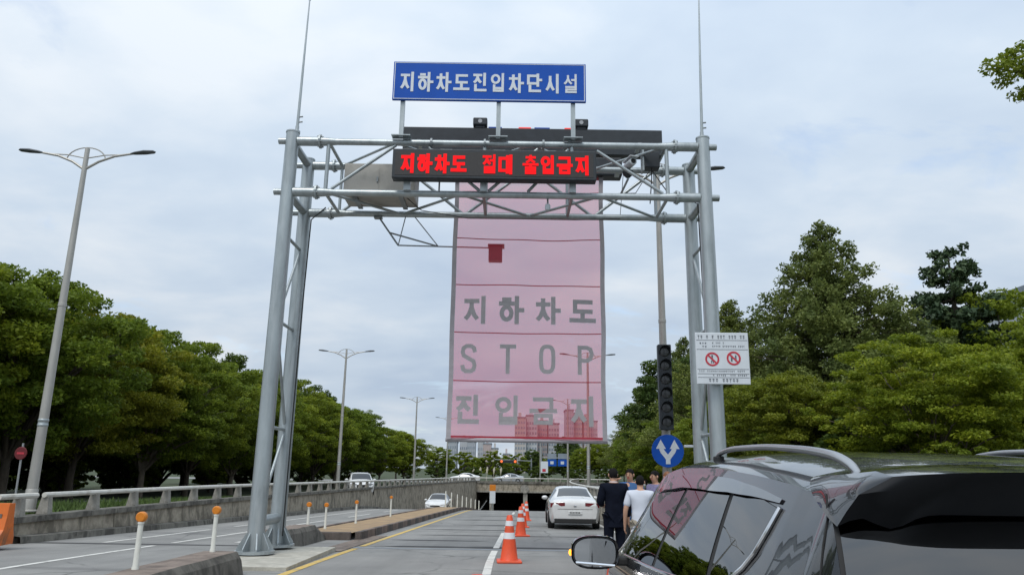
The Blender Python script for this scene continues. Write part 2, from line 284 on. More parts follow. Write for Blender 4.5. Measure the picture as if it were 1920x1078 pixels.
# ------------------------------------------------------------------ mesh helpers
V = Vector
class MB:
    def __init__(s): s.v = []; s.f = []
    def add(s, vs, fs):
        o = len(s.v); s.v += [tuple(p) for p in vs]; s.f += [tuple(i + o for i in f) for f in fs]; return s
    def box(s, x0, x1, y0, y1, z0, z1):
        return s.add([(x0, y0, z0), (x1, y0, z0), (x1, y1, z0), (x0, y1, z0), (x0, y0, z1), (x1, y0, z1), (x1, y1, z1), (x0, y1, z1)],
                     [(0, 3, 2, 1), (4, 5, 6, 7), (0, 1, 5, 4), (1, 2, 6, 5), (2, 3, 7, 6), (3, 0, 4, 7)])
    def bbox(s, x0, x1, y0, y1, z0, z1, b=0.02):
        bm = bmesh.new(); bmesh.ops.create_cube(bm, size=1.0)
        for v in bm.verts: v.co = V(((x0 + x1) / 2 + v.co.x * (x1 - x0), (y0 + y1) / 2 + v.co.y * (y1 - y0), (z0 + z1) / 2 + v.co.z * (z1 - z0)))
        bmesh.ops.bevel(bm, geom=bm.edges[:], offset=b, segments=2, profile=0.5, affect='EDGES')
        bm.verts.index_update(); s.add([v.co for v in bm.verts], [[v.index for v in f.verts] for f in bm.faces]); bm.free(); return s
    def tube(s, pts, rad, n=10, caps=True, sq=1.0):
        pts = [V(p) for p in pts]; k = len(pts); rr = rad if isinstance(rad, (list, tuple)) else [rad] * k
        o = len(s.v); up0 = None
        for i, p in enumerate(pts):
            d = (pts[min(i + 1, k - 1)] - pts[max(i - 1, 0)]).normalized()
            if up0 is None: up0 = V((0, 0, 1)) if abs(d.z) < 0.9 else V((0, 1, 0))
            a = d.cross(up0).normalized(); b = a.cross(d).normalized(); up0 = b
            for j in range(n):
                t = 2 * math.pi * j / n
                s.v.append(tuple(p + a * (math.cos(t) * rr[i]) + b * (math.sin(t) * rr[i] * sq)))
        for i in range(k - 1):
            for j in range(n):
                s.f.append((o + i * n + j, o + i * n + (j + 1) % n, o + (i + 1) * n + (j + 1) % n, o + (i + 1) * n + j))
        if caps:
            s.f.append(tuple(o + j for j in range(n))[::-1]); s.f.append(tuple(o + (k - 1) * n + j for j in range(n)))
        return s
    def lathe(s, prof, n=20, c=(0, 0, 0), axis='z'):
        o = len(s.v)
        for r, z in prof:
            for j in range(n):
                t = 2 * math.pi * j / n; x, y = r * math.cos(t), r * math.sin(t)
                p = (x, y, z) if axis == 'z' else ((x, z, y) if axis == 'y' else (z, x, y))
                s.v.append((c[0] + p[0], c[1] + p[1], c[2] + p[2]))
        for i in range(len(prof) - 1):
            for j in range(n):
                f = (o + i * n + j, o + i * n + (j + 1) % n, o + (i + 1) * n + (j + 1) % n, o + (i + 1) * n + j)
                s.f.append(f if axis != 'y' else f[::-1])
        s.f.append(tuple(o + j for j in range(n))[::-1]); s.f.append(tuple(o + (len(prof) - 1) * n + j for j in range(n)))
        return s
    def ball(s, c, r, n=12, m=8):
        rx, ry, rz = r if isinstance(r, (tuple, list)) else (r, r, r)
        o = len(s.v)
        for i in range(m + 1):
            t = math.pi * i / m
            for j in range(n):
                p = 2 * math.pi * j / n
                s.v.append((c[0] + rx * math.sin(t) * math.cos(p), c[1] + ry * math.sin(t) * math.sin(p), c[2] + rz * math.cos(t)))
        for i in range(m):
            for j in range(n):
                s.f.append((o + i * n + j, o + (i + 1) * n + j, o + (i + 1) * n + (j + 1) % n, o + i * n + (j + 1) % n))
        return s
    def grid(s, P, closed=False):
        nr, nc = len(P), len(P[0]); o = len(s.v)
        for r in P: s.v += [tuple(p) for p in r]
        for i in range(nr - 1):
            for j in range(nc - 1):
                s.f.append((o + i * nc + j, o + i * nc + j + 1, o + (i + 1) * nc + j + 1, o + (i + 1) * nc + j))
        return s
    def prism(s, poly, y0, y1):                      # outline in x,z swept along y
        n = len(poly); o = len(s.v)
        s.v += [(x, y0, z) for x, z in poly] + [(x, y1, z) for x, z in poly]
        s.f.append(tuple(o + i for i in range(n))); s.f.append(tuple(o + n + i for i in range(n))[::-1])
        for i in range(n): s.f.append((o + i, o + (i + 1) % n, o + n + (i + 1) % n, o + n + i)[::-1])
        return s
    def mesh(s, name, smooth=False):
        me = bpy.data.meshes.new(name); me.from_pydata(s.v, [], s.f); me.validate()
        bm = bmesh.new(); bm.from_mesh(me); bmesh.ops.recalc_face_normals(bm, faces=bm.faces); bm.to_mesh(me); bm.free()
        if smooth: me.polygons.foreach_set('use_smooth', [True] * len(me.polygons))
        return me
    def build(s, name, m, parent=None, smooth=False, auto=True):
        me = s.mesh(name, smooth); me.materials.append(m)
        o = bpy.data.objects.new(name, me); COL.objects.link(o)
        if smooth and auto: me.set_sharp_from_angle(angle=R(40))
        if parent: o.parent = parent
        return o
def inst(name, me, parent=None, loc=(0, 0, 0), rot=(0, 0, 0), scale=(1, 1, 1)):
    o = bpy.data.objects.new(name, me); COL.objects.link(o); o.location = loc; o.rotation_euler = rot; o.scale = scale
    if parent: o.parent = parent
    return o
def tag(o, label, cat, group=None):
    o['label'] = label; o['category'] = cat
    if group: o['group'] = group
    return o
def thing(name, label, cat, loc=(0, 0, 0), rz=0.0, group=None):
    o = bpy.data.objects.new(name, None); COL.objects.link(o); o.location = loc; o.rotation_euler = (0, 0, rz); o.empty_display_size = 0.2
    return tag(o, label, cat, group)
def struct(o): o['kind'] = 'structure'; return o
def hermite(pts):
    xs = [p[0] for p in pts]; ys = [p[1] for p in pts]; n = len(xs)
    d = [(ys[i + 1] - ys[i]) / (xs[i + 1] - xs[i]) for i in range(n - 1)]
    m = [d[0]] + [0 if d[i - 1] * d[i] <= 0 else 2 * d[i - 1] * d[i] / (d[i - 1] + d[i]) for i in range(1, n - 1)] + [d[-1]]
    def f(x):
        if x <= xs[0]: return ys[0]
        if x >= xs[-1]: return ys[-1]
        i = 0
        while x > xs[i + 1]: i += 1
        h = xs[i + 1] - xs[i]; t = (x - xs[i]) / h
        return (2 * t ** 3 - 3 * t ** 2 + 1) * ys[i] + (t ** 3 - 2 * t ** 2 + t) * h * m[i] + (-2 * t ** 3 + 3 * t ** 2) * ys[i + 1] + (t ** 3 - t ** 2) * h * m[i + 1]
    return f
def lerp(a, b, t): return a + (b - a) * t

# ------------------------------------------------------------------ lettering made of strokes
def _j(ch, x0, y0, x1, y1):
    xm = (x0 + x1) / 2; h = y1 - y0; w = x1 - x0
    def ell(a0, b0, a1, b1, n=22):
        return ([((a0 + a1) / 2 + (a1 - a0) / 2 * math.cos(2 * math.pi * k / n + 1.57), (b0 + b1) / 2 + (b1 - b0) / 2 * math.sin(2 * math.pi * k / n + 1.57)) for k in range(n)], True)
    O = lambda *p: (list(p), False)
    if ch == 'ㅈ': return [O((x0 + .06 * w, y1), (x1 - .04 * w, y1)), O((xm, y1), (xm, y1 - .34 * h), (xm - .22 * w, y0 + .24 * h), (x0, y0)), O((xm, y1 - .34 * h), (xm + .22 * w, y0 + .24 * h), (x1, y0))]
    if ch == 'ㅊ': return [O((xm, y1), (xm, y1 - .2 * h))] + _j('ㅈ', x0, y0, x1, y1 - .2 * h)
    if ch == 'ㅅ': return [O((xm, y1), (xm, y1 - .34 * h), (xm - .22 * w, y0 + .24 * h), (x0, y0)), O((xm, y1 - .34 * h), (xm + .22 * w, y0 + .24 * h), (x1, y0))]
    if ch == 'ㅎ': return [O((xm - .22 * w, y1), (xm + .22 * w, y1)), O((x0, y1 - .2 * h), (x1, y1 - .2 * h)), ell(x0 + .08 * w, y0, x1 - .08 * w, y1 - .38 * h)]
    if ch == 'ㅇ': return [ell(x0, y0, x1, y1)]
    if ch == 'ㄷ': return [O((x1, y1), (x0, y1), (x0, y0), (x1, y0))]
    if ch == 'ㄴ': return [O((x0, y1), (x0, y0), (x1, y0))]
    if ch == 'ㄱ': return [O((x0, y1), (x1, y1), (x1, y0))]
    if ch == 'ㄹ': return [O((x0, y1), (x1, y1), (x1, (y0 + y1) / 2), (x0, (y0 + y1) / 2), (x0, y0), (x1, y0))]
    if ch == 'ㅁ': return [([(x0, y0), (x1, y0), (x1, y1), (x0, y1)], True)]
    if ch == 'ㅂ': return [O((x0, y1), (x0, y0), (x1, y0), (x1, y1)), O((x0, (y0 + y1) / 2), (x1, (y0 + y1) / 2))]
def glyph(c):
    A = lambda x, yy0=0.0, yy1=1.0: ([(x, yy1), (x, yy0)], False)
    two = {'지': ('ㅈ', 'i'), '하': ('ㅎ', 'a'), '차': ('ㅊ', 'a'), '시': ('ㅅ', 'i'), '대': ('ㄷ', 'e')}
    fin = {'진': ('ㅈ', 'i', 'ㄴ'), '입': ('ㅇ', 'i', 'ㅂ'), '단': ('ㄷ', 'a', 'ㄴ'), '설': ('ㅅ', 'o', 'ㄹ'), '절': ('ㅈ', 'o', 'ㄹ')}
    if c in two:
        k, v = two[c]
        if v == 'i': return _j(k, .08, .12, .62, .88) + [A(.88)]
        if v == 'a': return _j(k, .05, .10, .56, .93) + [A(.76), ([(.76, .5), (1.0, .5)], False)]
        return _j(k, .08, .14, .46, .86) + [A(.66, .04, .96), A(.92), ([(.66, .5), (.92, .5)], False)]
    if c in fin:
        k, v, b = fin[c]
        o = _j(k, .08, .50, .60, .94)
        if v == 'i': o += [A(.86, .38, 1.0)]
        elif v == 'a': o += [A(.78, .38, 1.0), ([(.78, .7), (1.0, .7)], False)]
        else: o += [A(.88, .40, 1.0), ([(.88, .72), (.64, .72)], False)]
        if b == 'ㅂ': return o + _j(b, .24, .05, .86, .34)
        if b == 'ㄹ': return o + _j(b, .22, .04, .88, .32)
        return o + _j(b, .20, .06, .92, .34)
    if c == '도': return _j('ㄷ', .16, .50, .86, .90) + [([(.5, .50), (.5, .12)], False), ([(.0, .12), (1.0, .12)], False)]
    if c == '출': return _j('ㅊ', .18, .64, .82, 1.0) + [([(.0, .52), (1.0, .52)], False), ([(.5, .52), (.5, .38)], False)] + _j('ㄹ', .18, .03, .82, .33)
    if c == '금': return _j('ㄱ', .14, .66, .84, .93) + [([(.0, .50), (1.0, .50)], False)] + _j('ㅁ', .18, .06, .82, .32)
    if c == 'T': return [([(0, 1), (1, 1)], False), ([(.5, 1), (.5, 0)], False)]
    if c == 'O': return [([(.5 + .5 * math.copysign(abs(math.cos(t)) ** .7, math.cos(t)), .5 + .5 * math.copysign(abs(math.sin(t)) ** .55, math.sin(t))) for t in [2 * math.pi * k / 24 for k in range(24)]], True)]
    if c == 'P': return [([(0, 0), (0, 1), (.6, 1), (.88, .94), (1, .76), (.88, .56), (.6, .48), (0, .48)], False)]
    if c == 'S': return [([(1, .76), (.93, .92), (.7, 1), (.3, 1), (.07, .92), (0, .76), (.1, .62), (.9, .40), (1, .24), (.93, .08), (.7, 0), (.3, 0), (.07, .08), (0, .24)], False)]
def stroke_mesh(strokes, sx, sz, w, name, thick=0.006, wv=None):
    mb = MB(); wv = wv or w
    for q, (pts, closed) in enumerate(strokes):
        P = [V((lerp(w / 2, sx - w / 2, x), lerp(w / 2, sz - w / 2, z))) for x, z in pts]; n = len(P); Lf = []; Rt = []
        for i in range(n):
            a = P[(i - 1) % n] if closed or i > 0 else None; b = P[(i + 1) % n] if closed or i < n - 1 else None
            d1 = (P[i] - a).normalized() if a is not None else None; d2 = (b - P[i]).normalized() if b is not None else None
            if d1 is None: d1 = d2
            if d2 is None: d2 = d1
            n1 = V((-d1.y, d1.x)); n2 = V((-d2.y, d2.x)); mm = (n1 + n2)
            mm = mm.normalized() if mm.length > 1e-4 else n1
            k = w / 2 / max(0.5, mm.dot(n1))
            p = P[i]
            if not closed and i == 0: p = p - d2 * (w / 2 if abs(d2.x * d2.y) < .05 else 0)
            if not closed and i == n - 1: p = p + d1 * (w / 2 if abs(d1.x * d1.y) < .05 else 0)
            Lf.append(p + mm * k); Rt.append(p - mm * k)
        y = -thick - q * 0.0006
        m = n if closed else n - 1
        for i in range(m):
            j = (i + 1) % n
            A, B, C, D = Lf[i], Lf[j], Rt[j], Rt[i]
            vs = [(A.x, y, A.y), (B.x, y, B.y), (C.x, y, C.y), (D.x, y, D.y), (A.x, 0, A.y), (B.x, 0, B.y), (C.x, 0, C.y), (D.x, 0, D.y)]
            fs = [(0, 1, 2, 3), (0, 4, 5, 1), (3, 2, 6, 7)]
            if not closed and i == 0: fs.append((0, 3, 7, 4))
            if not closed and i == m - 1: fs.append((1, 5, 6, 2))
            mb.add(vs, fs)
    return mb.mesh(name)
def letters(text, xs, z, sx, sz, w, m, parent, y, bend=None):
    for ch, x in zip(text, xs):
        me = stroke_mesh(glyph(ch), sx, sz, w * {'절': .74, '출': .72, '설': .78, '금': .88, '입': .9, '대': .9}.get(ch, 1.0), 'letter'); me.materials.append(m)
        if bend:
            for v in me.vertices: v.co.y += bend(x + v.co.x, z + v.co.z)
        inst('letter', me, parent, (x, y, z))

# ------------------------------------------------------------------ the lie of the land
def zroad(s):
    z = 0.0; a, b = 8.5, 12.5
    if s > a: z -= .028 * ((min(s, b) - a) ** 2 / (2 * (b - a)) + max(0, s - b))
    if s > 50: e = min(s, 112); z -= .042 * ((min(e, 58) - 50) ** 2 / 16 + max(0, e - 58))
    return z if s < 112 else zroad_flat
def _zf():
    z = -.028 * (2 + 112 - 12.5); z -= .042 * (4 + 54); return z
zroad_flat = _zf()
def cx(Y):                       # sideways drift of the road's line
    Y = min(Y, 112.0)
    return (0.02 * (Y - 15) if Y > 15 else 0) + (4.1 * ((Y - 45) / 65) ** 2 if Y > 45 else 0)
def zup(Y):                      # level of the ground above the cutting
    return hermite([(-60, -0.02), (10, -0.02), (14, 0.03), (18, 0.30), (26, 0.18), (55, -0.5), (80, -0.62), (113, -0.62), (400, -0.6)])(Y)
TL, TR = -11.05, 3.75            # inner faces of the retaining walls
PORT = 112.0
def stations(a, b, step): n = max(1, round((b - a) / step)); return [a + (b - a) * i / n for i in range(n + 1)]

# ground: one sheet to the horizon, open over the cutting
def build_ground():
    mb = MB()
    Ys = [-300, -60, -20, 0, 6, 10, 12, 14, 16, 18, 20, 23, 26, 30, 35, 40, 46, 52, 58, 66, 74, 82, 92, 102, PORT + 0.6]
    def row(xs, Y, z): return [(x, Y, z) for x in xs]
    Lw, Rw = [], []
    for Y in Ys:
        c = cx(Y); z = zup(Y); inz = z if Y > 15.9 else z - 0.0
        Lw.append([(-1800, Y, z), (-200, Y, z), (-60, Y, z), (-25, Y, z), (TL + c - 0.36, Y, z if Y > 15 else -0.012)])
        Rw.append([(TR + c + 0.36, Y, z if Y > 15 else -0.012), (15, Y, z), (30, Y, z), (60, Y, z), (200, Y, z), (1800, Y, z)])
    mb.grid(Lw); mb.grid(Rw)
    far = []
    for Y in (PORT + 0.6, 160, 260, 500, 1000, 3000): far.append([(-1800, Y, -.62), (-200, Y, -.62), (-20, Y, -.62), (40, Y, -.62), (200, Y, -.62), (1800, Y, -.62)])
    mb.grid(far)
    g = mb.build('ground', M['ground']); struct(g)
build_ground()
# the two carriageways, one surface that dips into the underpass
def strip(t0, t1, Y0, Y1, dz, step=1.5, nt=1, zf=zroad):
    return [[(lerp(t0, t1, j / nt) + cx(Y), Y, zf(Y) + dz) for j in range(nt + 1)] for Y in stations(Y0, Y1, step)]
rd = MB(); rd.grid(strip(TL - .1, TR + .1, 8, 176, 0, 1.0, 6)); rd.grid([[(x, Y, 0) for x in (-40, TL - .1, -4, TR + .1, 14)] for Y in (-300, -60, -10, 8)])
road = struct(rd.build('road', M['asphalt']))
def mark(name, t0, t1, Y0, Y1, m, dz=0.006, step=1.5):
    return MB().grid(strip(t0, t1, Y0, Y1, dz, step)).build(name, m, road)
mark('yellow_line', -3.50, -3.36, 5, 17.3, M['yellow_line']); mark('yellow_line', -3.50, -3.36, 18.0, 100, M['yellow_line'])
mark('lane_line', -0.41, -0.27, 9.8, 17.3, M['white_line']); mark('lane_line', -0.41, -0.27, 18.0, 24.6, M['white_line'])
for Y0 in (28, 36, 44, 52): mark('lane_line', -0.41, -0.27, Y0, Y0 + 4.5, M['white_line'])
mark('edge_line', 3.28, 3.42, 5, 100, M['white_line'])
mark('lane_line', -7.95, -7.82, 5, 17.3, M['white_line'])
for Y0 in (18.2, 27, 36, 45): mark('lane_line', -7.95, -7.82, Y0, Y0 + 5.0, M['white_line'])
mark('edge_line', -9.45, -9.32, 18.0, 24, M['white_line']); mark('edge_line', -9.45, -9.32, 26, 100, M['white_line'])
mark('edge_line', -6.62, -6.48, 18.6, 100, M['white_line'])
mark('expansion_joint', TL + .05, -5.2, 17.56, 17.78, M['tar'], 0.005, .2)
mark('expansion_joint', -4.0, TR - .05, 17.50, 17.66, M['joint'], 0.005, .2)
for a, b, t0, t1 in ((17.9, 18.5, -3.3, 1.9), (20.3, 20.62, -3.2, -.6), (22.7, 23.0, -3.0, 2.6), (25.9, 26.3, -3.2, 1.2), (29.6, 30.1, -2.6, 2.9), (34.5, 35.1, -3.2, .6), (40, 40.7, -2.8, 2.5)):
    # worn dark cross joints with ragged ends
    rg = random.Random(int(a * 10)); top = []; bot = []
    n = 14
    for i in range(n + 1):
        t = lerp(t0, t1, i / n); e = min(1, min(i, n - i) / 3.0) * rg.uniform(.55, 1); mid = (a + b) / 2
        top.append((t + cx(a), mid + (b - a) / 2 * e, zroad(mid + (b - a) / 2 * e) + .0045)); bot.append((t + cx(a), mid - (b - a) / 2 * e, zroad(mid - (b - a) / 2 * e) + .0045))
    MB().grid([bot, top]).build('tar_joint', M['tar'], road)
def sheet(name, x0, x1, Y0, Y1, dz, m, zf=zup):
    return struct(MB().grid([[(x0 + cx(Y), Y, zf(Y) + dz), (x1 + cx(Y), Y, zf(Y) + dz)] for Y in stations(Y0, Y1, 4)]).build(name, m))
sheet('frontage_road', -17.2, -12.6, 30, 113, 0.025, M['asphalt'])
sheet('side_road', 4.9, 9.6, 16.5, 113, 0.025, M['asphalt'])
struct(MB().grid([[(-300, 118, -.59), (300, 118, -.59)], [(-300, 132, -.59), (300, 132, -.59)]]).build('cross_road', M['asphalt']))

# ------------------------------------------------------------------ retaining walls with rails
def wall(t, side, Y0, label, ncolor=0):
    w = thing('retaining_wall', label, 'wall')
    s = side                                    # -1: cutting lies to the right of it
    ztop = lambda Y: hermite([(17, .37), (24, .36), (44, .22), (70, .05), (112, -.12)])(Y)
    Y = Y0; rng = random.Random(5)
    while Y < PORT - .5:
        L = 4.2 if Y < 60 else 8.0; Y1 = min(PORT, Y + L)
        mb = MB(); P = []
        for yy in stations(Y + .02, Y1 - .02, 2.1):
            x = t + cx(yy); zt = ztop(yy) - .10; zb = zroad(yy) - .1; o = rng.uniform(-.006, .006)
            P.append([(x + s * -.07 + o, yy, zb), (x + o, yy, zt), (x + s * .30, yy, zt), (x + s * .30, yy, zb)])
        mb.grid(P); n = len(P); mb.f.append((0, 1, 2, 3)); k = (n - 1) * 4; mb.f.append((k + 3, k + 2, k + 1, k))
        mb.build('wall_panel', M['concrete_wall'], w)
        mb = MB(); P = []
        for yy in stations(Y + .01, Y1 - .01, 2.1):
            x = t + cx(yy); zt = ztop(yy)
            P.append([(x - s * .09, yy, zt - .13), (x - s * .09, yy, zt), (x + s * .36, yy, zt), (x + s * .36, yy, zt - .13), (x - s * .09, yy, zt - .13)])
        mb.grid(P); n = len(P); mb.f.append((0, 1, 2, 3)); k = (n - 1) * 5; mb.f.append((k + 3, k + 2, k + 1, k))
        mb.build('coping', M['concrete_cope'], w)
        Y = Y1
    # footing kerb along the wall
    P = [[(t + cx(y) - s * .07, y, zroad(y) - .05), (t + cx(y) - s * .07, y, zroad(y) + .17), (t + cx(y) - s * .24, y, zroad(y) + .15), (t + cx(y) - s * .27, y, zroad(y) - .05)] for y in stations(Y0, PORT, 2.0)]
    MB().grid(P).build('footing_kerb', M['concrete_cope'], w)
    y = Y0 + .35; pm = MB().add([(-.16, -.1, 0), (.12, -.1, 0), (.12, .1, 0), (-.16, .1, 0), (-.08, -.085, .40), (.08, -.085, .40), (.08, .085, .40), (-.08, .085, .40)], [(0, 1, 5, 4), (1, 2, 6, 5), (2, 3, 7, 6), (3, 0, 4, 7), (4, 5, 6, 7)]).mesh('post')
    pm.materials.append(M['concrete_post'])
    first = True
    while y < PORT:
        inst('post', pm, w, (t + cx(y) + s * .14, y, ztop(y) - .002), (0, 0, 0 if s < 0 else math.pi))
        y += 1.0 if first else 2.05; first = False
    for a, b in ((Y0 - .35, Y0 + .95), (Y0 + 1.22, PORT)):
        MB().tube([(t + cx(y) + s * .14, y, ztop(y) + .44) for y in stations(a, b, 3)], .062, 8).build('rail', M['rail_pipe'], w, True)
    return w
wall(TL, -1, 17.2, 'long stained concrete retaining wall with pale pipe railing, left of the oncoming lanes')
wall(TR, 1, 16.9, 'concrete retaining wall with pipe railing on the right, behind the standing people')

# ------------------------------------------------------------------ underpass portal
def portal():
    p = thing('underpass_portal', 'grey concrete underpass entrance with dark openings under a railed deck', 'underpass', (0, PORT, 0))
    c = cx(PORT); x0, x1 = TL + c - .2, TR + c + .2 + 2.5; zb = -1.75; zd = -.5
    MB().box(x0 - 3, x1 + 3, -.1, .55, zb, zd).build('deck_beam', M['concrete_wall'], p)
    MB().box(x0 - 3, x1 + 3, -.22, .05, zd, zd + .34).build('parapet', M['concrete_cope'], p)
    MB().box(x0 - 3, x1 + 3, -.16, -.1, zb, zb + .22).build('edge_strip', M['concrete_post'], p)
    for i in range(13): MB().box(lerp(x0 - 2, x1 + 2, i / 12) - .08, lerp(x0 - 2, x1 + 2, i / 12) + .08, -.18, 0, zd + .34, zd + .72).build('post', M['concrete_post'], p)
    MB().tube([(x0 - 2.4, -.1, zd + .76), (x1 + 2.4, -.1, zd + .76)], .06, 8).build('rail', M['rail_pipe'], p, True)
    for x in (c - 3.9, c - 8.8): MB().bbox(x - .3, x + .3, -.1, 1.2, zroad_flat - .1, zb, .04).build('pier', M['concrete_post'], p)
    MB().box(x0 - .5, x0, 0.3, 60, zroad_flat - .1, zb).build('side_wall', M['concrete_wall'], p)
    MB().box(x1 - 2.5, x1 - 2.0, 0.3, 60, zroad_flat - .1, zb).build('side_wall', M['concrete_wall'], p)
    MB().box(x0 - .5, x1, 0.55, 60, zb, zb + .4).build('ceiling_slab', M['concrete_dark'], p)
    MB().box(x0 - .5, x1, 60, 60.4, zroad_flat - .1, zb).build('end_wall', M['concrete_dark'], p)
    MB().lathe([(0.0, -.16), (.62, -.16), (.62, -.12), (0, -.12)], 24, (c - 4.0, -.1, zb + .55), 'y').build('height_disc', M['concrete_post'], p)
portal()

# ------------------------------------------------------------------ median: barrier ends, kerb stones, paving, pad
def barrier(prof, Y0, Y1, label, nose0, nose1, hh):
    b = thing('concrete_barrier', label, 'barrier', (prof, Y0, 0))
    def sec(y, h, z0):
        return [(.27, y, z0), (.22, y, z0 + h * .75), (.16, y, z0 + h), (-.34, y, z0 + h), (-.40, y, z0 + h * .7), (-.44, y, z0)]
    P = []
    L = Y1 - Y0; ysx = sorted(set([L * i / 16 for i in range(17)] + [nose0, L - nose1])); n = len(ysx) - 1; rgb = random.Random(3)
    for i, y in enumerate(ysx):
        z0 = zroad(Y0 + y) - .02; h = hh + rgb.uniform(-.008, .008)
        if y < nose0: h = lerp(.2, hh, y / nose0)
        if L - y < nose1 - 1e-6: h = lerp(.10 if nose1 > .5 else hh - .05, hh, (L - y) / nose1)
        P.append(sec(y, h, z0))
    mb = MB().grid([r[0:3] for r in P]).grid([r[3:6] for r in P])
    o = len(mb.v); mb.v += P[0] + P[-1]; mb.f.append(tuple(o + i for i in range(6))); mb.f.append(tuple(o + 6 + i for i in range(6))[::-1])
    mb.build('side_face', M['concrete_dark'], b)
    T = []
    for i in range(n * 3 + 1):
        r = P[min(n - 1, i // 3)]; r2 = P[min(n, i // 3 + 1)]; k = (i % 3) / 3 if i < n * 3 else 1
        z = lerp(r[2][2], r2[2][2], k); y = lerp(r[2][1], r2[2][1], k)
        T.append([(.16, y, z), (-.1, y, z + .006), (-.34, y, z)])
    MB().grid(T).build('top_face', M['concrete_top'], b)
    return b
barrier(-4.28, 1.0, 11.95, 'low dirty concrete median barrier in the near left corner, before the gantry foot', .3, .06, .35)
barrier(-4.95, 16.7, 20.3, 'short stained concrete barrier block just beyond the left gantry foot', .06, 1.1, .42)
md = thing('median_island', 'raised tan paved median with alternating kerb stones beside the yellow line', 'median', (0, 20, 0))
MB().grid([[(t + cx(Y), Y - 20, zroad(Y) + .18) for t in (-5.55, -4.16)] for Y in stations(20.2, 100, 2)]).build('paving', M['paving_brown'], md)
ks = {}
for side, t in ((1, -4.03), (-1, -5.68)):
    Y = 20.2; i = 0
    while Y < (64 if side > 0 else 40):
        o = bpy.data.objects.new('kerb_stone', None)
        key = (side, i % 2)
        if key not in ks:
            me = MB().bbox(-.075, .075, .012, .988, -.05, .205, .012).mesh('kerb_stone'); me.materials.append(M['kerb_a'] if i % 2 else M['kerb_b']); ks[key] = me
        a = math.atan2(zroad(Y + 1) - zroad(Y), 1.0)
        inst('kerb_stone', ks[key], md, (t + cx(Y + .5) + random.Random(i).uniform(-.008, .008), Y - 20, zroad(Y)), (a, 0, -(cx(Y + 1) - cx(Y))))
        Y += 1.0; i += 1
    k = MB().grid([[(t - .075 + cx(y), y - 20, zroad(y) - .05), (t - .075 + cx(y), y - 20, zroad(y) + .2), (t + .075 + cx(y), y - 20, zroad(y) + .2), (t + .075 + cx(y), y - 20, zroad(y) - .05)] for y in stations(Y, 104, 2)]).build('kerb_run', M['kerb_a'], md); k['kind'] = 'stuff'
MB().bbox(-5.6, -4.08, .06, .22, zroad(20.2) - .1, zroad(20.2) + .20, .02).build('kerb_stone', M['kerb_b'], md)
pad = MB().add([(-4.95, 12.5, .0), (-3.52, 12.5, .0), (-3.62, 16.4, -.07), (-4.95, 16.4, -.07), (-4.95, 12.5, -.3), (-3.52, 12.5, -.3), (-3.62, 16.4, -.3), (-4.95, 16.4, -.3)], [(0, 1, 2, 3), (0, 4, 5, 1), (1, 5, 6, 2), (2, 6, 7, 3), (3, 7, 4, 0)])
tag(pad.build('footing_pad', M['concrete_pad']), 'pale fresh concrete pad under the left gantry legs', 'concrete pad')
apron = MB().grid(strip(-4.1, -3.55, 16.4, 22, .012)); struct(apron.build('median_apron', M['concrete_top']))

# ------------------------------------------------------------------ delineator posts
def delineator(x, Y, z, h, label, group='amber topped delineator posts on the median'):
    d = thing('delineator_post', label, 'post', (x, Y, z), 0, group)
    MB().lathe([(.042, -.02), (.042, .03), (.034, .05), (.031, h - .085)], 12).build('post', M['white_paint'], d, True)
    r = MB().lathe([(.0, -.04), (.050, -.04), (.064, -.024), (.064, .024), (.050, .04), (0, .04)], 18, (0, 0, h - .03), 'y').build('reflector', M['orange'], d, True)
    MB().lathe([(.038, h - .11), (.038, h - .085)], 12).build('collar', M['white_paint'], d, True)
delineator(-4.50, 9.5, .325, .64, 'tall white post with amber head nearest the camera, on the near barrier')
delineator(-4.42, 11.7, .31, .62, 'white post with amber head on the barrier, left of the gantry foot')
delineator(-5.02, 19.4, .16, .50, 'amber headed post just right of the gantry legs, first beyond the barrier block')
delineator(-5.15, 21.8, -.12, .66, 'amber headed white post second to the right of the gantry legs')
delineator(-5.05, 25.6, -.24, .70, 'amber headed post third beyond the gantry on the tan median')
delineator(-4.92, 32.2, -.42, .80, 'farthest of the amber headed posts on the tan median, left of the oncoming sedan')
for i, (t, Y) in enumerate([(-5.3, 54), (-5.3, 57.5), (-5.25, 61), (-5.2, 64), (-5.2, 67), (-5.15, 70), (-5.1, 73), (-5.1, 76)]):
    o = MB().lathe([(.06, 0), (.05, .05), (.045, 1.05), (.03, 1.1)], 10).build('lane_post', M['white_paint'], None, True)
    o.location = (t + cx(Y), Y, zroad(Y) + .17)
    tag(o, 'thin white lane post number %s from the left in the row before the underpass' % ('one two three four five six seven eight'.split()[i]), 'post', 'thin white lane posts before the underpass')
dm = thing('divider_marker', 'upright marker with orange top and white body in front of the underpass', 'marker', (-3.2 + cx(70), 70, zroad(70)))
MB().tube([(0, .04, 0), (0, .04, 1.0)], .05, 10).build('stand', M['steel_dark'], dm, True)
MB().bbox(-.26, .26, -.04, .02, .85, 1.95, .02).build('white_panel', M['sign_white'], dm)
MB().bbox(-.28, .28, -.05, .03, 1.95, 2.5, .02).build('orange_panel', M['orange'], dm)

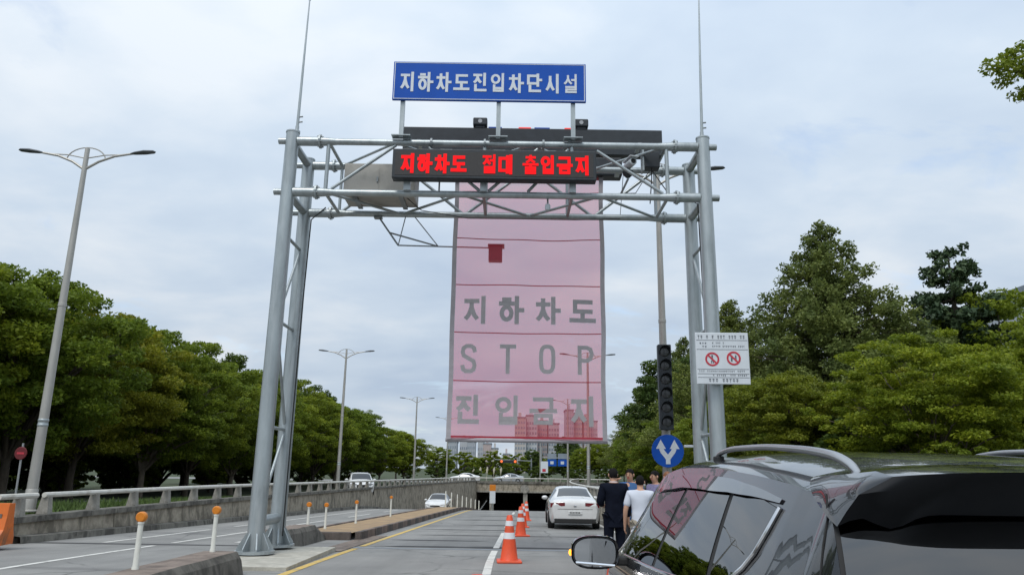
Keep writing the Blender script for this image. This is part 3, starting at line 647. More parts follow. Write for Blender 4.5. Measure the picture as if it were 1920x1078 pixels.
# ------------------------------------------------------------------ cones
def cone(x, Y, label, lean=0):
    c = thing('traffic_cone', label, 'cone', (x, Y, zroad(Y) + .004), R(lean), 'orange traffic cones along the lane line')
    MB().bbox(-.23, .23, -.23, .23, 0, .045, .018).build('base', M['cone'], c)
    H = .84; rr = lambda z: lerp(.165, .052, (z - .04) / (H - .04))
    MB().lathe([(rr(.04) + .012, .04), (rr(.06), .06), (rr(.3), .3), (rr(.6), .6), (rr(H - .02), H - .02), (.040, H), (.0, H)], 24).build('body', M['cone'], c, True)
    for a, b in ((.42, .53), (.65, .74)):
        MB().lathe([(rr(a) + .0035, a), (rr(b) + .0035, b)], 24).build('reflective_band', M['cone_band'], c, True)
cone(-.215, 5.55, 'orange traffic cone cut by the bottom edge, nearest the camera', 8)
cone(.02, 14.55, 'largest whole orange cone with two white bands, beside the white lane line', 3)
cone(.36, 22.9, 'orange cone with two white bands, next one behind the largest cone', 15)
cone(.52, 28.4, 'fourth orange cone along the lane line, left of the white sedan', 5)
cone(.80, 35.0, 'farthest small orange cone before the dark underpass', 0)

# orange plastic barrier at the left edge
ob = thing('plastic_barrier', 'orange water-filled plastic barrier at the left edge, before the wall end', 'barrier', (-10.86, 15.6, -.05), R(4))
pr = [(-.3, 0), (-.3, .14), (-.17, .3), (-.12, .55), (-.1, .8), (.1, .8), (.12, .55), (.17, .3), (.3, .14), (.3, 0)]
MB().add([(-.8 + .04 * (i > 7), y, z) for i, (y, z) in enumerate(pr)] + [(.8 - .04 * (i > 7), y, z) for i, (y, z) in enumerate(pr)],
         [tuple(range(10))[::-1], tuple(range(10, 20))] + [(i, (i + 1) % 10, 10 + (i + 1) % 10, 10 + i) for i in range(10)]).build('shell', M['barrier_orange'], ob)
MB().box(-.7, .7, -.135, -.122, .52, .60).build('groove', M['concrete_top'], ob)
for x in (-.45, .45): MB().lathe([(.06, .79), (.06, .83), (.0, .83)], 12, (x, 0, 0)).build('filler_cap', M['rubber'], ob, True)
# ------------------------------------------------------------------ the gantry
YF, YB, XL, XR = 14.5, 15.8, -4.70, 4.0
ZT, ZL = 8.24, 7.10
gz = zroad(14.5)
ga = thing('sign_gantry', 'large galvanised steel pipe gantry spanning the lanes, carrying the signs and banner', 'gantry', (0, YF, 0))
def gpost(x, y, zb, top):
    p = MB().tube([(x, y, zb), (x, y, (zb + top) / 2), (x, y, top)], [.160, .148, .136], 24).build('post', M['steel'], ga, True)
    MB().lathe([(.134, top - .01), (.145, top), (.145, top + .03), (.0, top + .045)], 20, (x, y, 0)).build('post_cap', M['steel'], p, True)
    MB().lathe([(.36, zb + .0), (.36, zb + .05), (.0, zb + .05)], 24, (x, y, 0)).build('base_flange', M['steel'], p)
    for k in range(8):
        a = 2 * math.pi * (k + .5) / 8; ca, sa = math.cos(a), math.sin(a); nx, ny = -sa * .012, ca * .012
        pts = [(.14, .05), (.33, .05), (.33, .09), (.17, .36), (.14, .36)]
        vs = [(x + ca * r + nx, y + sa * r + ny, zb + h) for r, h in pts] + [(x + ca * r - nx, y + sa * r - ny, zb + h) for r, h in pts]
        MB().add(vs, [(0, 1, 2, 3, 4), (9, 8, 7, 6, 5)] + [(i, (i + 1) % 5, 5 + (i + 1) % 5, 5 + i) for i in range(5)]).build('gusset', M['steel'], p)
for x in (XL, XR):
    zb = -.01 if x < 0 else zup(15) + .0
    gpost(x, 0, zb, 8.42); gpost(x, YB - YF, zb - .005, 8.36)
    MB().tube([(x, .1, zb + .55), (x, YB - YF - .1, zb + .55)], .10, 14).build('cross_tie', M['steel'], ga, True)
    for i, z in enumerate((2.3, 4.4, 6.2)):
        MB().tube([(x, .1, z), (x, YB - YF - .1, z)], .035, 10).build('cross_tie', M['steel'], ga, True)
    zs = [.7, 2.3, 4.4, 6.2]
    for i in range(3):
        a, b = (zs[i], zs[i + 1]); y0, y1 = (.12, YB - YF - .12) if i % 2 == 0 else (YB - YF - .12, .12)
        MB().tube([(x, y0, a + .1), (x, y1, b - .1)], .032, 10).build('diagonal_brace', M['steel'], ga, True)
    for z in (ZT, ZL): MB().tube([(x, .05, z), (x, YB - YF - .05, z)], .085, 14).build('cross_tie', M['steel'], ga, True)
for y in (0.0, YB - YF):
    for z in (ZT, ZL):
        c = MB().tube([(XL - .28, y, z), (XR + .28, y, z)], .069, 16).build('chord', M['steel'], ga, True)
        for x, s in ((XL, 1), (XR, -1)):
            MB().lathe([(.098, x + s * .12), (.098, x + s * .58)][::s], 16, (0, y, z), 'x').build('sleeve', M['steel'], c, True)
            MB().lathe([(.150, x + s * .58), (.150, x + s * .62)][::s], 18, (0, y, z), 'x').build('flange', M['steel'], c)
            MB().lathe([(.098, x + s * .62), (.070, x + s * .95)][::s], 16, (0, y, z), 'x').build('reducer', M['steel'], c, True)
            for k in range(6):
                a = k * math.pi / 3 + .3
                MB().lathe([(.014, x + s * .55), (.014, x + s * .65)][::s], 8, (0, y + .124 * math.cos(a), z + .124 * math.sin(a)), 'x').build('bolt', M['steel_dark'], c)
        if z == ZT and y == 0:
            for x in (-1.75, -.62, .62): MB().lathe([(.105, x - .02), (.105, x + .02)], 16, (0, y, z), 'x').build('clamp_ring', M['steel_dark'], c)
def web(pts, r=.034):
    MB().tube(pts, r, 10).build('web_brace', M['steel'], ga, True)
xs = [-3.92, -2.35, -.62, 1.22, 2.2, 3.22]
D = YB - YF
for x in (-3.92, -.62, 1.22, 3.22):
    web([(x, 0, ZL), (x, 0, ZT)], .042)
for a, b in ((-3.92, -2.45), (-.62, -2.3), (-.62, .35), (1.22, .35), (1.3, 1.35)): pass
for p in ([(-3.8, 0, ZL + .08), (-2.5, 0, ZT - .06)], [(-1.8, 0, ZT - .1), (-.7, 0, ZL + .08)], [(-.52, 0, ZL + .08), (.5, 0, ZT - .1)], [(.3, 0, ZL + .08), (1.15, 0, ZT - .1)], [(1.75, 0, ZT - .12), (3.12, 0, ZL + .08)]): web(p)
zx = [-3.92, -2.5, -1.1, .35, 1.8, 3.22]
for i in range(5):
    up = i % 2 == 0
    web([(zx[i], D, ZL if up else ZT), (zx[i + 1], D, ZT if up else ZL)])
    web([(zx[i], 0 if up else D, ZL), (zx[i + 1], D if up else 0, ZL)], .03)
    web([(zx[i], D if up else 0, ZT), (zx[i + 1], 0 if up else D, ZT)], .03)
for x in (-3.92, -.62, 1.22, 3.22):
    web([(x, 0, ZL), (x, D, ZL)], .036); web([(x, 0, ZT), (x, D, ZT)], .036); web([(x, D, ZL), (x, D, ZT)], .036)
def cable(pts, r=.009): MB().tube(pts, r, 6).build('cable', M['rubber'], ga, True)
cable([(-2.2, .45, 7.22), (-1.9, .3, 7.16), (-1.2, .12, 7.17), (-.3, .1, 7.185), (.6, .1, 7.17), (1.6, .12, 7.185), (2.6, .3, 7.3), (2.95, .5, 7.9)])
cable([(-2.3, .5, 7.2), (-2.0, .8, 7.02), (-1.0, 1.22, 7.0), (.2, 1.24, 7.01), (1.4, 1.22, 7.0), (2.4, 1.25, 7.05), (2.5, 1.3, 8.1)])
cable([(-4.2, 1.2, 7.2), (-4.5, 1.18, 6.9), (-4.53, 1.17, 5.0), (-4.54, 1.15, 2.0), (-4.54, 1.15, .2)], .014)
cable([(3.02, .52, 7.9), (3.3, .3, 7.3), (3.55, .12, 7.2), (3.86, .1, 7.0), (3.87, .06, 5.0), (3.87, .06, 3.0)], .012)
def rod(x, top, lean, label):
    r = thing('lightning_rod', label, 'lightning rod', (x, YF, 8.44))
    MB().tube([(0, 0, 0), (lean * .5, 0, (top - 8.44) * .55), (lean, 0, top - 8.44)], [.034, .024, .014], 10).build('mast', M['steel'], r, True)
    MB().lathe([(.07, -.01), (.07, .03), (.04, .06), (.04, .14)], 14).build('socket', M['steel'], r, True)
    for s in (-1, 1): MB().tube([(lean, 0, top - 8.5), (lean + s * .06, 0, top - 8.38)], .008, 6).build('prong', M['steel'], r, True)
    for z in (.24, .36): MB().tube([(.02, 0, z), (.10, 0, z + .01)], .018, 8).build('insulator', M['steel_dark'], r, True)
rod(-4.62, 11.66, .02, 'thin lightning rod rising from the left gantry post')
rod(3.99, 11.95, .09, 'thin lightning rod rising from the right gantry post')

# blue sign above
bs = thing('blue_sign', 'blue overhead sign with white Korean lettering on three struts above the gantry', 'sign', (0, 14.3, 0))
MB().bbox(-2.60, 1.51, -.03, .03, 9.12, 10.02, .012).build('panel', M['sign_blue'], bs)
for a in ((-2.575, 1.485, 9.985, 10.0), (-2.575, 1.485, 9.14, 9.155), (-2.575, -2.56, 9.155, 9.985), (1.47, 1.485, 9.155, 9.985)):
    MB().box(a[0], a[1], -.034, -.029, a[2], a[3]).build('rim_line', M['sign_white'], bs)
for x in (-2.38, -.34, 1.24):
    MB().box(x - .045, x + .045, .032, .12, 8.30, 9.9).build('strut', M['steel'], bs)
    MB().box(x - .2, x + .2, .0, .2, 8.325, 8.345).build('foot_plate', M['steel'], bs)
xs10 = [-2.47 + i * (3.86 / 10) for i in range(10)]
letters('지하차도진입차단시설', xs10, 9.31, .345, .46, .058, M['sign_white'], bs, -.031)

# LED board
ld = thing('led_board', 'black LED board with glowing red Korean text hung on the gantry front', 'led board', (0, 14.2, 0))
MB().bbox(-2.49, 1.69, -.08, .16, 7.30, 7.94, .015).build('housing', M['black_metal'], ld)
MB().box(-2.43, 1.63, -.086, -.079, 7.36, 7.88).build('face', M['led_panel'], ld)
for x in (-2.2, -.62, 1.22):
    MB().box(x - .07, x + .07, .13, .2, 7.12, 7.31).build('hanger', M['steel'], ld)
for x in (-1.4, -.3, .75): MB().box(x - .12, x + .12, -.02, .12, 7.942, 7.965).build('top_lug', M['steel'], ld)
lx = [-2.34, -1.99, -1.64, -1.29, -.67, -.335, .18, .53, .88, 1.235]
letters('지하차도절대출입금지', lx, 7.40, .325, .43, .070, M['led_red'], ld, -.088)

# banner, roller housing, black bar, sirens
bn = thing('drop_banner', 'hanging translucent red mesh banner reading STOP with grey Korean lettering', 'banner', (0, 16.3, 0))
bx0, bx1, bz0, bz1 = -1.36, 2.09, 2.17, 8.35
def by(x, z):
    k = max(0.0, 1 - (z - bz0) / 6.0)
    return .035 * math.sin(2.1 * x + .8 * z) * (.4 + k) + .022 * math.sin(4.3 * x - 1.3 * z) + .012 * math.sin(2.9 * z)
def bsx(x, z): return x + (.010 * math.sin(1.35 * z + .6) + .009 * math.sin(3.1 * z)) * (1 if x > .4 else -.6) * min(1, abs(x - .37) / 1.7)
def bpatch(x0, x1, z0, z1, nx, nz_, off=0, sag=0.0):
    return [[(bsx(lerp(x0, x1, i / nx), lerp(z0, z1, j / nz_)), by(lerp(x0, x1, i / nx), lerp(z0, z1, j / nz_)) + off, lerp(z0, z1, j / nz_) - sag * math.sin(math.pi * i / nx)) for i in range(nx + 1)] for j in range(nz_ + 1)]
MB().grid(bpatch(bx0 + .05, bx1 - .05, bz0 + .03, bz1, 24, 48)).build('mesh_cloth', M['banner'], bn, True)
for x0, x1 in ((bx0 - .015, bx0 + .085), (bx1 - .085, bx1 + .015)):
    MB().grid(bpatch(x0, x1, bz0 + .01, bz1, 2, 48, -.006)).build('side_border', M['border_grey'], bn, True)
MB().tube([(bx0 - .03, by(0, bz0), bz0), (bx1 + .03, by(0, bz0), bz0)], .045, 12).build('bottom_bar', M['border_grey'], bn, True)
for z in (7.85, 6.72, 5.62, 4.535, 3.445):
    MB().grid(bpatch(bx0 + .085, bx1 - .085, z - .011, z + .011, 24, 1, -.005, .022 + .01 * math.sin(z * 3))).build('seam', M['red_dark'], bn, True)
MB().grid(bpatch(bx0 + .085, bx1 - .085, bz0 + .045, bz0 + .085, 24, 1, -.005)).build('seam', M['red_dark'], bn, True)
sx4 = [-1.13, -.315, .505, 1.30]
letters('지하차도', sx4, 4.72, .60, .64, .098, M['letter_grey'], bn, -.006, by)
letters('STOP', [-1.12, -.25, .62, 1.48], 3.61, .36, .65, .088, M['letter_grey'], bn, -.006, by)
letters('진입금지', [-1.24, -.37, .42, 1.27], 2.48, .60, .66, .098, M['letter_grey'], bn, -.006, by)
rh = thing('roller_housing', 'long black roller box behind the gantry from which the banner hangs', 'roller box', (0, 16.3, 0))
MB().bbox(-1.75, 2.54, -.17, .20, 8.25, 8.70, .03).build('housing', M['black_metal'], rh)
for x in (-1.6, 2.4): MB().box(x - .05, x + .05, -.46, -.16, 8.20, 8.26).build('bracket', M['steel'], rh)
bb = thing('warning_bar', 'long black warning light bar along the top behind the gantry', 'light bar', (0, 16.4, 0))
MB().bbox(-2.65, 3.53, -.12, .14, 8.83, 9.48, .012).build('panel', M['black_metal'], bb)
for x in (-2.2, -.6, 1.2, 2.9): MB().box(x - .04, x + .04, -.62, -.12, 8.86, 8.92).build('bracket', M['steel'], bb)
for i, (x0, x1, c) in enumerate(((-.62, -.3, 'b'), (.1, .4, 'r'), (.48, .85, 'b'), (1.2, 1.45, 'r'))):
    MB().bbox(x0, x1, -.1, -.02, 9.482, 9.52, .01).build('lamp', M['red_lamp'] if c == 'r' else M['sign_blue'], bb)
for x, l in ((-.82, 'left'), (1.6, 'right')):
    s = thing('warning_speaker', 'small black warning speaker on the light bar, %s of the pair' % l, 'speaker', (x, 16.35, 9.48), 0, 'warning speakers on the light bar')
    MB().bbox(-.17, .17, -.12, .12, .05, .25, .03).build('cabinet', M['black_metal'], s)
    MB().box(-.11, .11, -.08, .08, 0, .05).build('mount', M['black_metal'], s)
    MB().lathe([(.05, -.125), (.05, -.118)], 14, (0, 0, .15), 'y').build('lens', M['sign_grey'], s)

# control cabinet in the truss
cb = thing('control_cabinet', 'beige sheet metal control cabinet inside the left of the gantry truss', 'cabinet', (0, 14.95, 0))
MB().bbox(-3.66, -2.12, 0, .66, 7.19, 7.95, .012).build('body', M['cabinet'], cb)
MB().box(-3.62, -2.9, -.006, -.001, 7.25, 7.9).build('door', M['cabinet'], cb)
MB().box(-2.88, -2.16, -.006, -.001, 7.25, 7.9).build('door', M['cabinet'], cb)
MB().box(-2.95, -2.92, -.03, -.006, 7.52, 7.64).build('handle', M['steel_dark'], cb)
for x in (-3.4, -2.4): MB().box(x - .05, x + .05, -.3, .7, 7.155, 7.188).build('support_bar', M['steel_dark'], cb)

# hanging bracket with sensor box behind the banner
br = thing('sensor_bracket', 'thin steel outrigger frame under the gantry holding a sensor box behind the banner', 'bracket', (0, 15.8, 0))
A0, A1, A2, A3, A4 = V((-3.02, 0, 7.03)), V((-2.55, 0, 6.37)), V((-1.74, .8, 6.60)), V((-.45, 1.45, 6.78)), V((-2.75, 0, 6.66))
for p, r in (([A0, A1], .020), ([A1, A2, A3], .017), ([A4, A2], .020), ([V((-2.42, 0, 7.03)), A1], .012), ([V((-2.2, 0, 7.03)), A2], .012)):
    MB().tube(p, r, 8).build('rod', M['steel_dark'], br, True)
MB().box(-3.12, -2.94, -.07, .07, 6.99, 7.03).build('clamp', M['steel_dark'], br)
MB().bbox(-.58, -.25, 1.36, 1.62, 6.45, 6.82, .02).build('sensor_box', M['lamp_head'], br)
MB().box(-.60, -.20, 1.32, 1.66, 6.82, 6.845).build('hood', M['lamp_head'], br)

# cameras and small gear in the right of the truss
cc = thing('traffic_camera', 'white bullet camera on a bracket in the right of the gantry truss', 'camera', (2.52, 15.0, 8.04), R(15))
MB().lathe([(.07, -.2), (.085, -.19), (.085, .14), (.06, .18)], 14, (0, 0, 0), 'y').build('body', M['sign_white'], cc, True)
MB().box(-.1, .1, -.26, .16, .085, .105).build('sun_shield', M['sign_white'], cc)
MB().lathe([(.055, -.206), (.055, -.2)], 14, (0, 0, 0), 'y').build('lens', M['rubber'], cc)
MB().tube([(0, .05, -.09), (0, .1, -.3), (0, .5, -.5)], .025, 8).build('arm', M['steel'], cc, True)
MB().lathe([(.03, -.28), (.11, -.2), (.12, -.13), (.06, -.1)], 14, (0, .1, 0)).build('dome', M['black_metal'], cc, True)
jb = thing('junction_box', 'dark green equipment box at the right end of the gantry truss', 'equipment box', (3.0, 15.05, 7.96))
MB().bbox(-.17, .17, -.12, .14, 0, .36, .015).build('body', M['black_metal'], jb)
MB().box(-.21, -.175, -.14, .1, -.08, .44).build('side_bracket', M['steel'], jb)
MB().tube([(.0, -.02, 0), (.0, -.02, -.2), (-.05, 0, -.8)], .012, 6).build('cable', M['rubber'], jb, True)
cl = thing('stay_wire_camera', 'small white camera hanging from the lower gantry chord right of centre', 'camera', (.72, 14.6, 6.9), 0)
MB().tube([(0, 0, .2), (0, 0, -.02)], .018, 8).build('stem', M['steel_dark'], cl, True)
MB().lathe([(.0, -.1), (.05, -.08), (.06, 0), (.05, .04)], 12).build('dome', M['sign_white'], cl, True)
ck = thing('hook_light', 'small hooked steel arm standing on the lower gantry chord near the cabinet', 'lamp arm', (-1.55, 14.5, 7.18), 0)
MB().tube([(0, 0, 0), (0, 0, .28), (-.05, 0, .34), (-.13, 0, .34)], .018, 8).build('arm', M['steel_dark'], ck, True)
MB().box(-.19, -.1, -.03, .03, .315, .34).build('head', M['steel_dark'], ck)

# notice board on the right post
nb = thing('notice_board', 'white notice board with two red ring prohibition signs on the right gantry post', 'sign', (4.08, 14.17, 3.7), R(-2))
MB().bbox(-.51, .51, -.015, .015, -.50, .50, .012).build('panel', M['sign_white'], nb)
M['ink'] = mat('dark grey sign print', (0.10, 0.11, 0.13), 0.6); M['ring_red'] = mat('red sign print', (0.50, 0.035, 0.055), 0.5)
rg = random.Random(9)
def prow(z, h, x0, x1, n, fill=.62):
    mb = MB(); w = (x1 - x0) / n
    for i in range(n):
        if rg.random() < .12: continue
        x = x0 + i * w; yq = -.0185
        k = rg.random()
        mb.box(x, x + w * fill, yq, -.0155, z + h * .78, z + h); mb.box(x + w * fill * .4, x + w * fill * .62, yq - .0005, -.0155, z, z + h * .76)
        if k > .4: mb.box(x, x + w * fill, yq + .0005, -.0155, z + h * .35, z + h * .5)
    mb.build('print_row', M['ink'], nb)
prow(.375, .07, -.46, .46, 17); prow(.20, .04, -.43, -.28, 3); prow(.27, .035, -.43, -.28, 3); prow(.275, .035, -.22, .05, 8); prow(.21, .035, -.22, .44, 20)
prow(-.27, .035, -.46, .46, 24); prow(-.35, .035, -.2, .46, 18); prow(-.46, .065, -.28, .30, 9)
for z in (.345, .165, -.215, -.305, -.375): MB().box(-.49, .49, -.0178, -.0155, z, z + .008).build('rule_line', M['ink'], nb)
def ring(x, z, r):
    mb = MB(); n = 32
    for k in range(n):
        a, b = 2 * math.pi * k / n, 2 * math.pi * (k + 1) / n
        q = [(x + rr * math.cos(t), yy, z + rr * math.sin(t)) for yy in (-.0205, -.0155) for rr, t in ((r, a), (r, b), (r - .035, b), (r - .035, a))]
        mb.add(q, [(0, 1, 2, 3), (0, 4, 5, 1), (2, 6, 7, 3)])
    mb.build('red_ring', M['ring_red'], nb)
    d = .024; s = (r - .03) * .707
    mb = MB().prism([(x - s - d * .5, z + s - d * .5), (x - s + d * .5, z + s + d * .5), (x + s + d * .5, z - s + d * .5), (x + s - d * .5, z - s - d * .5)], -.0195, -.0155)
    mb.build('red_slash', M['ring_red'], nb)
ring(-.20, -.02, .135); ring(.21, .0, .135)
mb = MB(); mb.ball((-.2, -.017, .045), (.018, .003, .02), 10, 6); mb.box(-.215, -.185, -.0185, -.0155, -.06, .025); mb.box(-.225, -.205, -.018, -.0155, -.1, -.05); mb.box(-.19, -.172, -.018, -.0155, -.1, -.05); mb.build('walker_figure', M['ink'], nb)
mb = MB(); mb.box(.155, .185, -.0185, -.0155, -.06, .06); mb.box(.235, .265, -.0185, -.0155, -.06, .06); mb.box(.185, .235, -.018, -.0155, -.012, .012); mb.build('cart_figure', M['ink'], nb)
for z in (.3, -.3): MB().box(-.3, .3, .016, .05, z - .03, z + .03).build('clamp_rail', M['steel'], nb)

# ------------------------------------------------------------------ street lamps
def street_lamp_meshes():
    d = {}
    d['pole'] = MB().tube([(0, 0, 0), (0, 0, 1.4), (0, 0, 5), (0, 0, 9.35)], [.125, .115, .09, .06], 14).mesh('pole', True)
    d['base_sleeve'] = MB().lathe([(.2, 0), (.2, .03), (.14, .05), (.135, .5), (.125, .52)], 14).mesh('base_sleeve', True)
    d['band'] = MB().lathe([(.113, 2.0), (.121, 2.01), (.121, 2.05), (.113, 2.06), (.113, 2.12), (.121, 2.13), (.121, 2.17), (.113, 2.18)], 14).mesh('band', True)
    d['collar'] = MB().lathe([(.088, 5.0), (.1, 5.01), (.1, 5.09), (.088, 5.1)], 14).mesh('collar', True)
    for s, n in ((-1, 'arm'), (1, 'arm_r')):
        d[n] = MB().tube([(0, 0, 8.75), (s * .35, 0, 8.98), (s * .75, 0, 9.14), (s * 1.25, 0, 9.23)], [.035, .034, .032, .03], 8).mesh('arm', True)
        d[n + '_brace'] = MB().tube([(s * .04, 0, 9.08), (s * .5, 0, 9.17), (s * .95, 0, 9.19)], .016, 6).mesh('arm_brace', True)
        d[n + '_lamp'] = MB().tube([(s * 1.18, 0, 9.22), (s * 1.3, 0, 9.24), (s * 1.55, 0, 9.27), (s * 1.78, 0, 9.285), (s * 1.84, 0, 9.285)], [.035, .07, .10, .075, .02], 10, True, .55).mesh('lamp_head', True)
    pts = [(.52 * math.cos(t), 0, 9.02 + .36 * math.sin(t)) for t in [math.pi * k / 14 for k in range(15)]]
    d['hoop'] = MB().tube(pts, .017, 6).mesh('hoop', True)
    for k, me in d.items():
        me.materials.append(M['lamp_head'] if k.endswith('_lamp') else (M['steel'] if k == 'band' else M['lamp_pole'])); me.set_sharp_from_angle(angle=R(40))
    return d
LM = street_lamp_meshes()
def street_lamp(x, Y, z, label, group):
    t = thing('street_lamp', label, 'street lamp', (x, Y, z), 0, group)
    for k, me in LM.items(): inst(me.name.split('.')[0], me, t)
gl = 'double armed street lamps beside the underpass road'
street_lamp(-11.48, 18.5, .42, 'tall double armed street lamp nearest on the left, before the near trees', gl)
street_lamp(-10.75, 48, -.35, 'double armed street lamp standing by the white car on the upper road', gl)
street_lamp(-9.75, 78, -.62, 'third double armed street lamp along the left wall, between white car and banner', gl)
street_lamp(-8.9, 108, -.62, 'fourth and smallest double armed lamp of the left row, beside the banner edge', gl)
street_lamp(3.86, 18.6, .25, 'double armed street lamp rising behind the right end of the gantry', gl)
street_lamp(5.0, 48, -.35, 'double armed street lamp seen red through the right of the banner', gl)
street_lamp(6.0, 78, -.62, 'smaller double armed street lamp seen through the banner bottom, left of the larger one', gl)

# ------------------------------------------------------------------ six-lens signal and round blue sign on the right lamp post
ts = thing('traffic_signal', 'tall black six lens signal, unlit, mounted on the right lamp post', 'traffic signal', (3.83, 18.36, 2.55), R(-1))
MB().bbox(-.165, .165, -.08, .12, 0, 2.10, .02).build('housing', M['black_metal'], ts)
for k in range(6):
    z = .19 + k * .345
    l = MB().lathe([(.0, -.098), (.09, -.095), (.125, -.085), (.13, -.078)], 20, (0, 0, z), 'y').build('lens', M['lens_dark'], ts, True)
    P = [[((.142 + .004 * q) * math.cos(a), -.08 - .16 * q * (0.35 + .65 * max(0, math.sin(a))), z + (.142 + .004 * q) * math.sin(a)) for a in [math.pi * (-.15 + 1.3 * i / 12) for i in range(13)]] for q in (0, 1)]
    MB().grid(P).build('visor', M['black_metal'], ts, True)
for z in (.3, 1.8): MB().box(-.04, .04, .12, .3, z - .03, z + .03).build('bracket', M['steel_dark'], ts)
rs = thing('lane_sign', 'round blue sign with white forked double arrow below the black signal', 'sign', (3.83, 18.33, 2.05), R(-1))
MB().lathe([(.385, -.012), (.39, 0), (.385, .012)], 40, (0, 0, 0), 'y').build('disc', M['sign_blue'], rs)
MB().lathe([(.385, .013), (.385, .016)], 30, (0, 0, 0), 'y').build('back', M['sign_grey'], rs)
def arrow(s):
    cl_ = [(0.0, -.31), (0.0, -.19), (s * .05, -.11), (s * .125, -.02), (s * .16, .06)]
    w = .055; Lp, Rp = [], []
    for i, p in enumerate(cl_):
        a = V(cl_[max(i - 1, 0)]); b = V(cl_[min(i + 1, len(cl_) - 1)]); d = (b - a).normalized(); n = V((-d.y, d.x)); Lp.append(V(p) + n * w); Rp.append(V(p) - n * w)
    mb = MB(); y = -.0155 if s > 0 else -.0163
    for i in range(len(cl_) - 1): mb.add([(q.x, y, q.y) for q in (Lp[i], Lp[i + 1], Rp[i + 1], Rp[i])], [(0, 1, 2, 3)])
    t = [(s * .165 - .12, .05), (s * .165 + .12, .05), (s * .165, .27)]
    mb.add([(x, y - .0006, z) for x, z in t], [(0, 1, 2)])
    mb.build('white_arrow', M['sign_white'], rs)
arrow(1); arrow(-1)
MB().box(-.03, .03, .016, .16, -.05, .05).build('bracket', M['steel_dark'], rs)
MB().bbox(.40, .62, -.02, .06, .09, .15, .01).build('side_plate', M['sign_white'], rs)
# small red round sign, far left
st = thing('no_entry_sign', 'small dark red round sign on a thin leaning post at the far left', 'sign', (-12.3, 19.2, .28))
MB().tube([(0, 0, 0), (-.03, 0, 1.75)], .024, 8).build('post', M['sign_grey'], st, True)
MB().lathe([(.15, -.012), (.16, 0), (.15, .012)], 28, (-.03, -.035, 1.5), 'y').build('disc', M['red_sign'], st)
MB().box(-.12, .06, -.052, -.048, 1.475, 1.525).build('white_bar', M['ring_red'], st)
# ------------------------------------------------------------------ cars
class Shape:
    def __init__(s, w, zb, zt, wt, zl, drop):
        s.L = w[-1][0]
        def sm(f, rad):
            st = .02; n = int(s.L / st) + 1; v = np.array([f(i * st) for i in range(n + 1)])
            for _ in range(3):
                o = v.copy()
                for i in range(n + 1):
                    r = int(min(rad(i * st) / st, i, n - i))
                    if r > 0: o[i] = v[i - r:i + r + 1].mean()
                v = o
            g = np.arange(n + 1) * st
            return lambda y: float(np.interp(y, g, v))
        fs = [hermite(q) for q in (w, zb, zt, wt, zl, drop)]
        rads = [lambda y: .12, lambda y: .12, lambda y: .0 if y < .30 else .10, lambda y: .04 if y < .5 else .14, lambda y: .1, lambda y: .14]
        s.w, s._zb, s.zt, s.wt, s.zl, s.drop = [sm(f, r) for f, r in zip(fs, rads)]
    def zb(s, y): return min(s._zb(y), s.zt(y) - s.drop(y) - .03)
    def ze(s, y): return s.zt(y) - s.drop(y)
    def side(s, y, z):
        w, zb, ze, wt, zl = s.w(y), s.zb(y), s.ze(y), s.wt(y), s.zl(y)
        if z >= zb:
            t = min(1.0, (z - zb) / max(1e-4, ze - zb)); return lerp(.965 * w, wt, t ** 1.25)
        pts = [(zl, .90 * w), (zl + .08, .955 * w), (zl + .22, .985 * w), (lerp(zl, zb, .6), w), (zb - .08, .99 * w), (zb, .965 * w)]
        for (a, xa), (b, xb) in zip(pts, pts[1:]):
            if z <= b: return lerp(xa, xb, max(0, (z - a) / (b - a)))
        return .965 * w
    def section(s, y):
        zl, zb, ze, wt = s.zl(y), s.zb(y), s.ze(y), s.wt(y)
        o = [(0, zl), (s.w(y) * .8, zl)]
        for z in (zl, zl + .08, zl + .22, lerp(zl, zb, .6), zb - .08, zb): o.append((s.side(y, z), z))
        for t in (.2, .4, .6, .8, 1.0): o.append((s.side(y, lerp(zb, ze, t)), lerp(zb, ze, t)))
        for f in (.95, .88, .75, .5, .25, 0): o.append((wt * f, s.top(y, f)))
        return o
    def top(s, y, f): return s.zt(y) - s.drop(y) * abs(f) ** 4
    def body(s, n=90):
        ys = sorted(set([s.L * i / n for i in range(n + 1)] + [s.L * i / 400 for i in range(45)]))
        P = []
        for y in ys:
            sec = s.section(y); P.append([(-x, y, z) for x, z in sec] + [(x, y, z) for x, z in sec[::-1]][1:])
        mb = MB().grid(P); k = len(P[0]); e = (len(P) - 1) * k
        mb.f.append(tuple(range(k))); mb.f.append(tuple(range(e, e + k))[::-1])
        return mb
    def side_patch(s, sx, bot, top, off=.004, n=16, m=6, taper=False):
        fb = lambda k: _along(bot, k); ft = lambda k: _along(top, k); P = []
        for i in range(n + 1):
            b, t = fb(i / n), ft(i / n); of = off * min(1, .3 + 4 * min(i / n, 1 - i / n)) if taper else off
            P.append([(sx * (s.side(lerp(b[0], t[0], j / m), lerp(b[1], t[1], j / m)) + of), lerp(b[0], t[0], j / m), lerp(b[1], t[1], j / m)) for j in range(m + 1)])
        return P
    def top_patch(s, y0, y1, f0, f1, off=.004, n=14, m=14, taper=0.0):
        P = []
        for i in range(n + 1):
            y = lerp(y0, y1, i / n); a = lerp(f0, f1, i / n); dz = (s.zt(y + .01) - s.zt(y - .01)) / .02; nl = math.hypot(1, dz)
            P.append([(a * lerp(-1, 1, j / m) * s.wt(y), y - dz / nl * off, s.top(y, a * lerp(-1, 1, j / m)) + off / nl) for j in range(m + 1)])
        return P
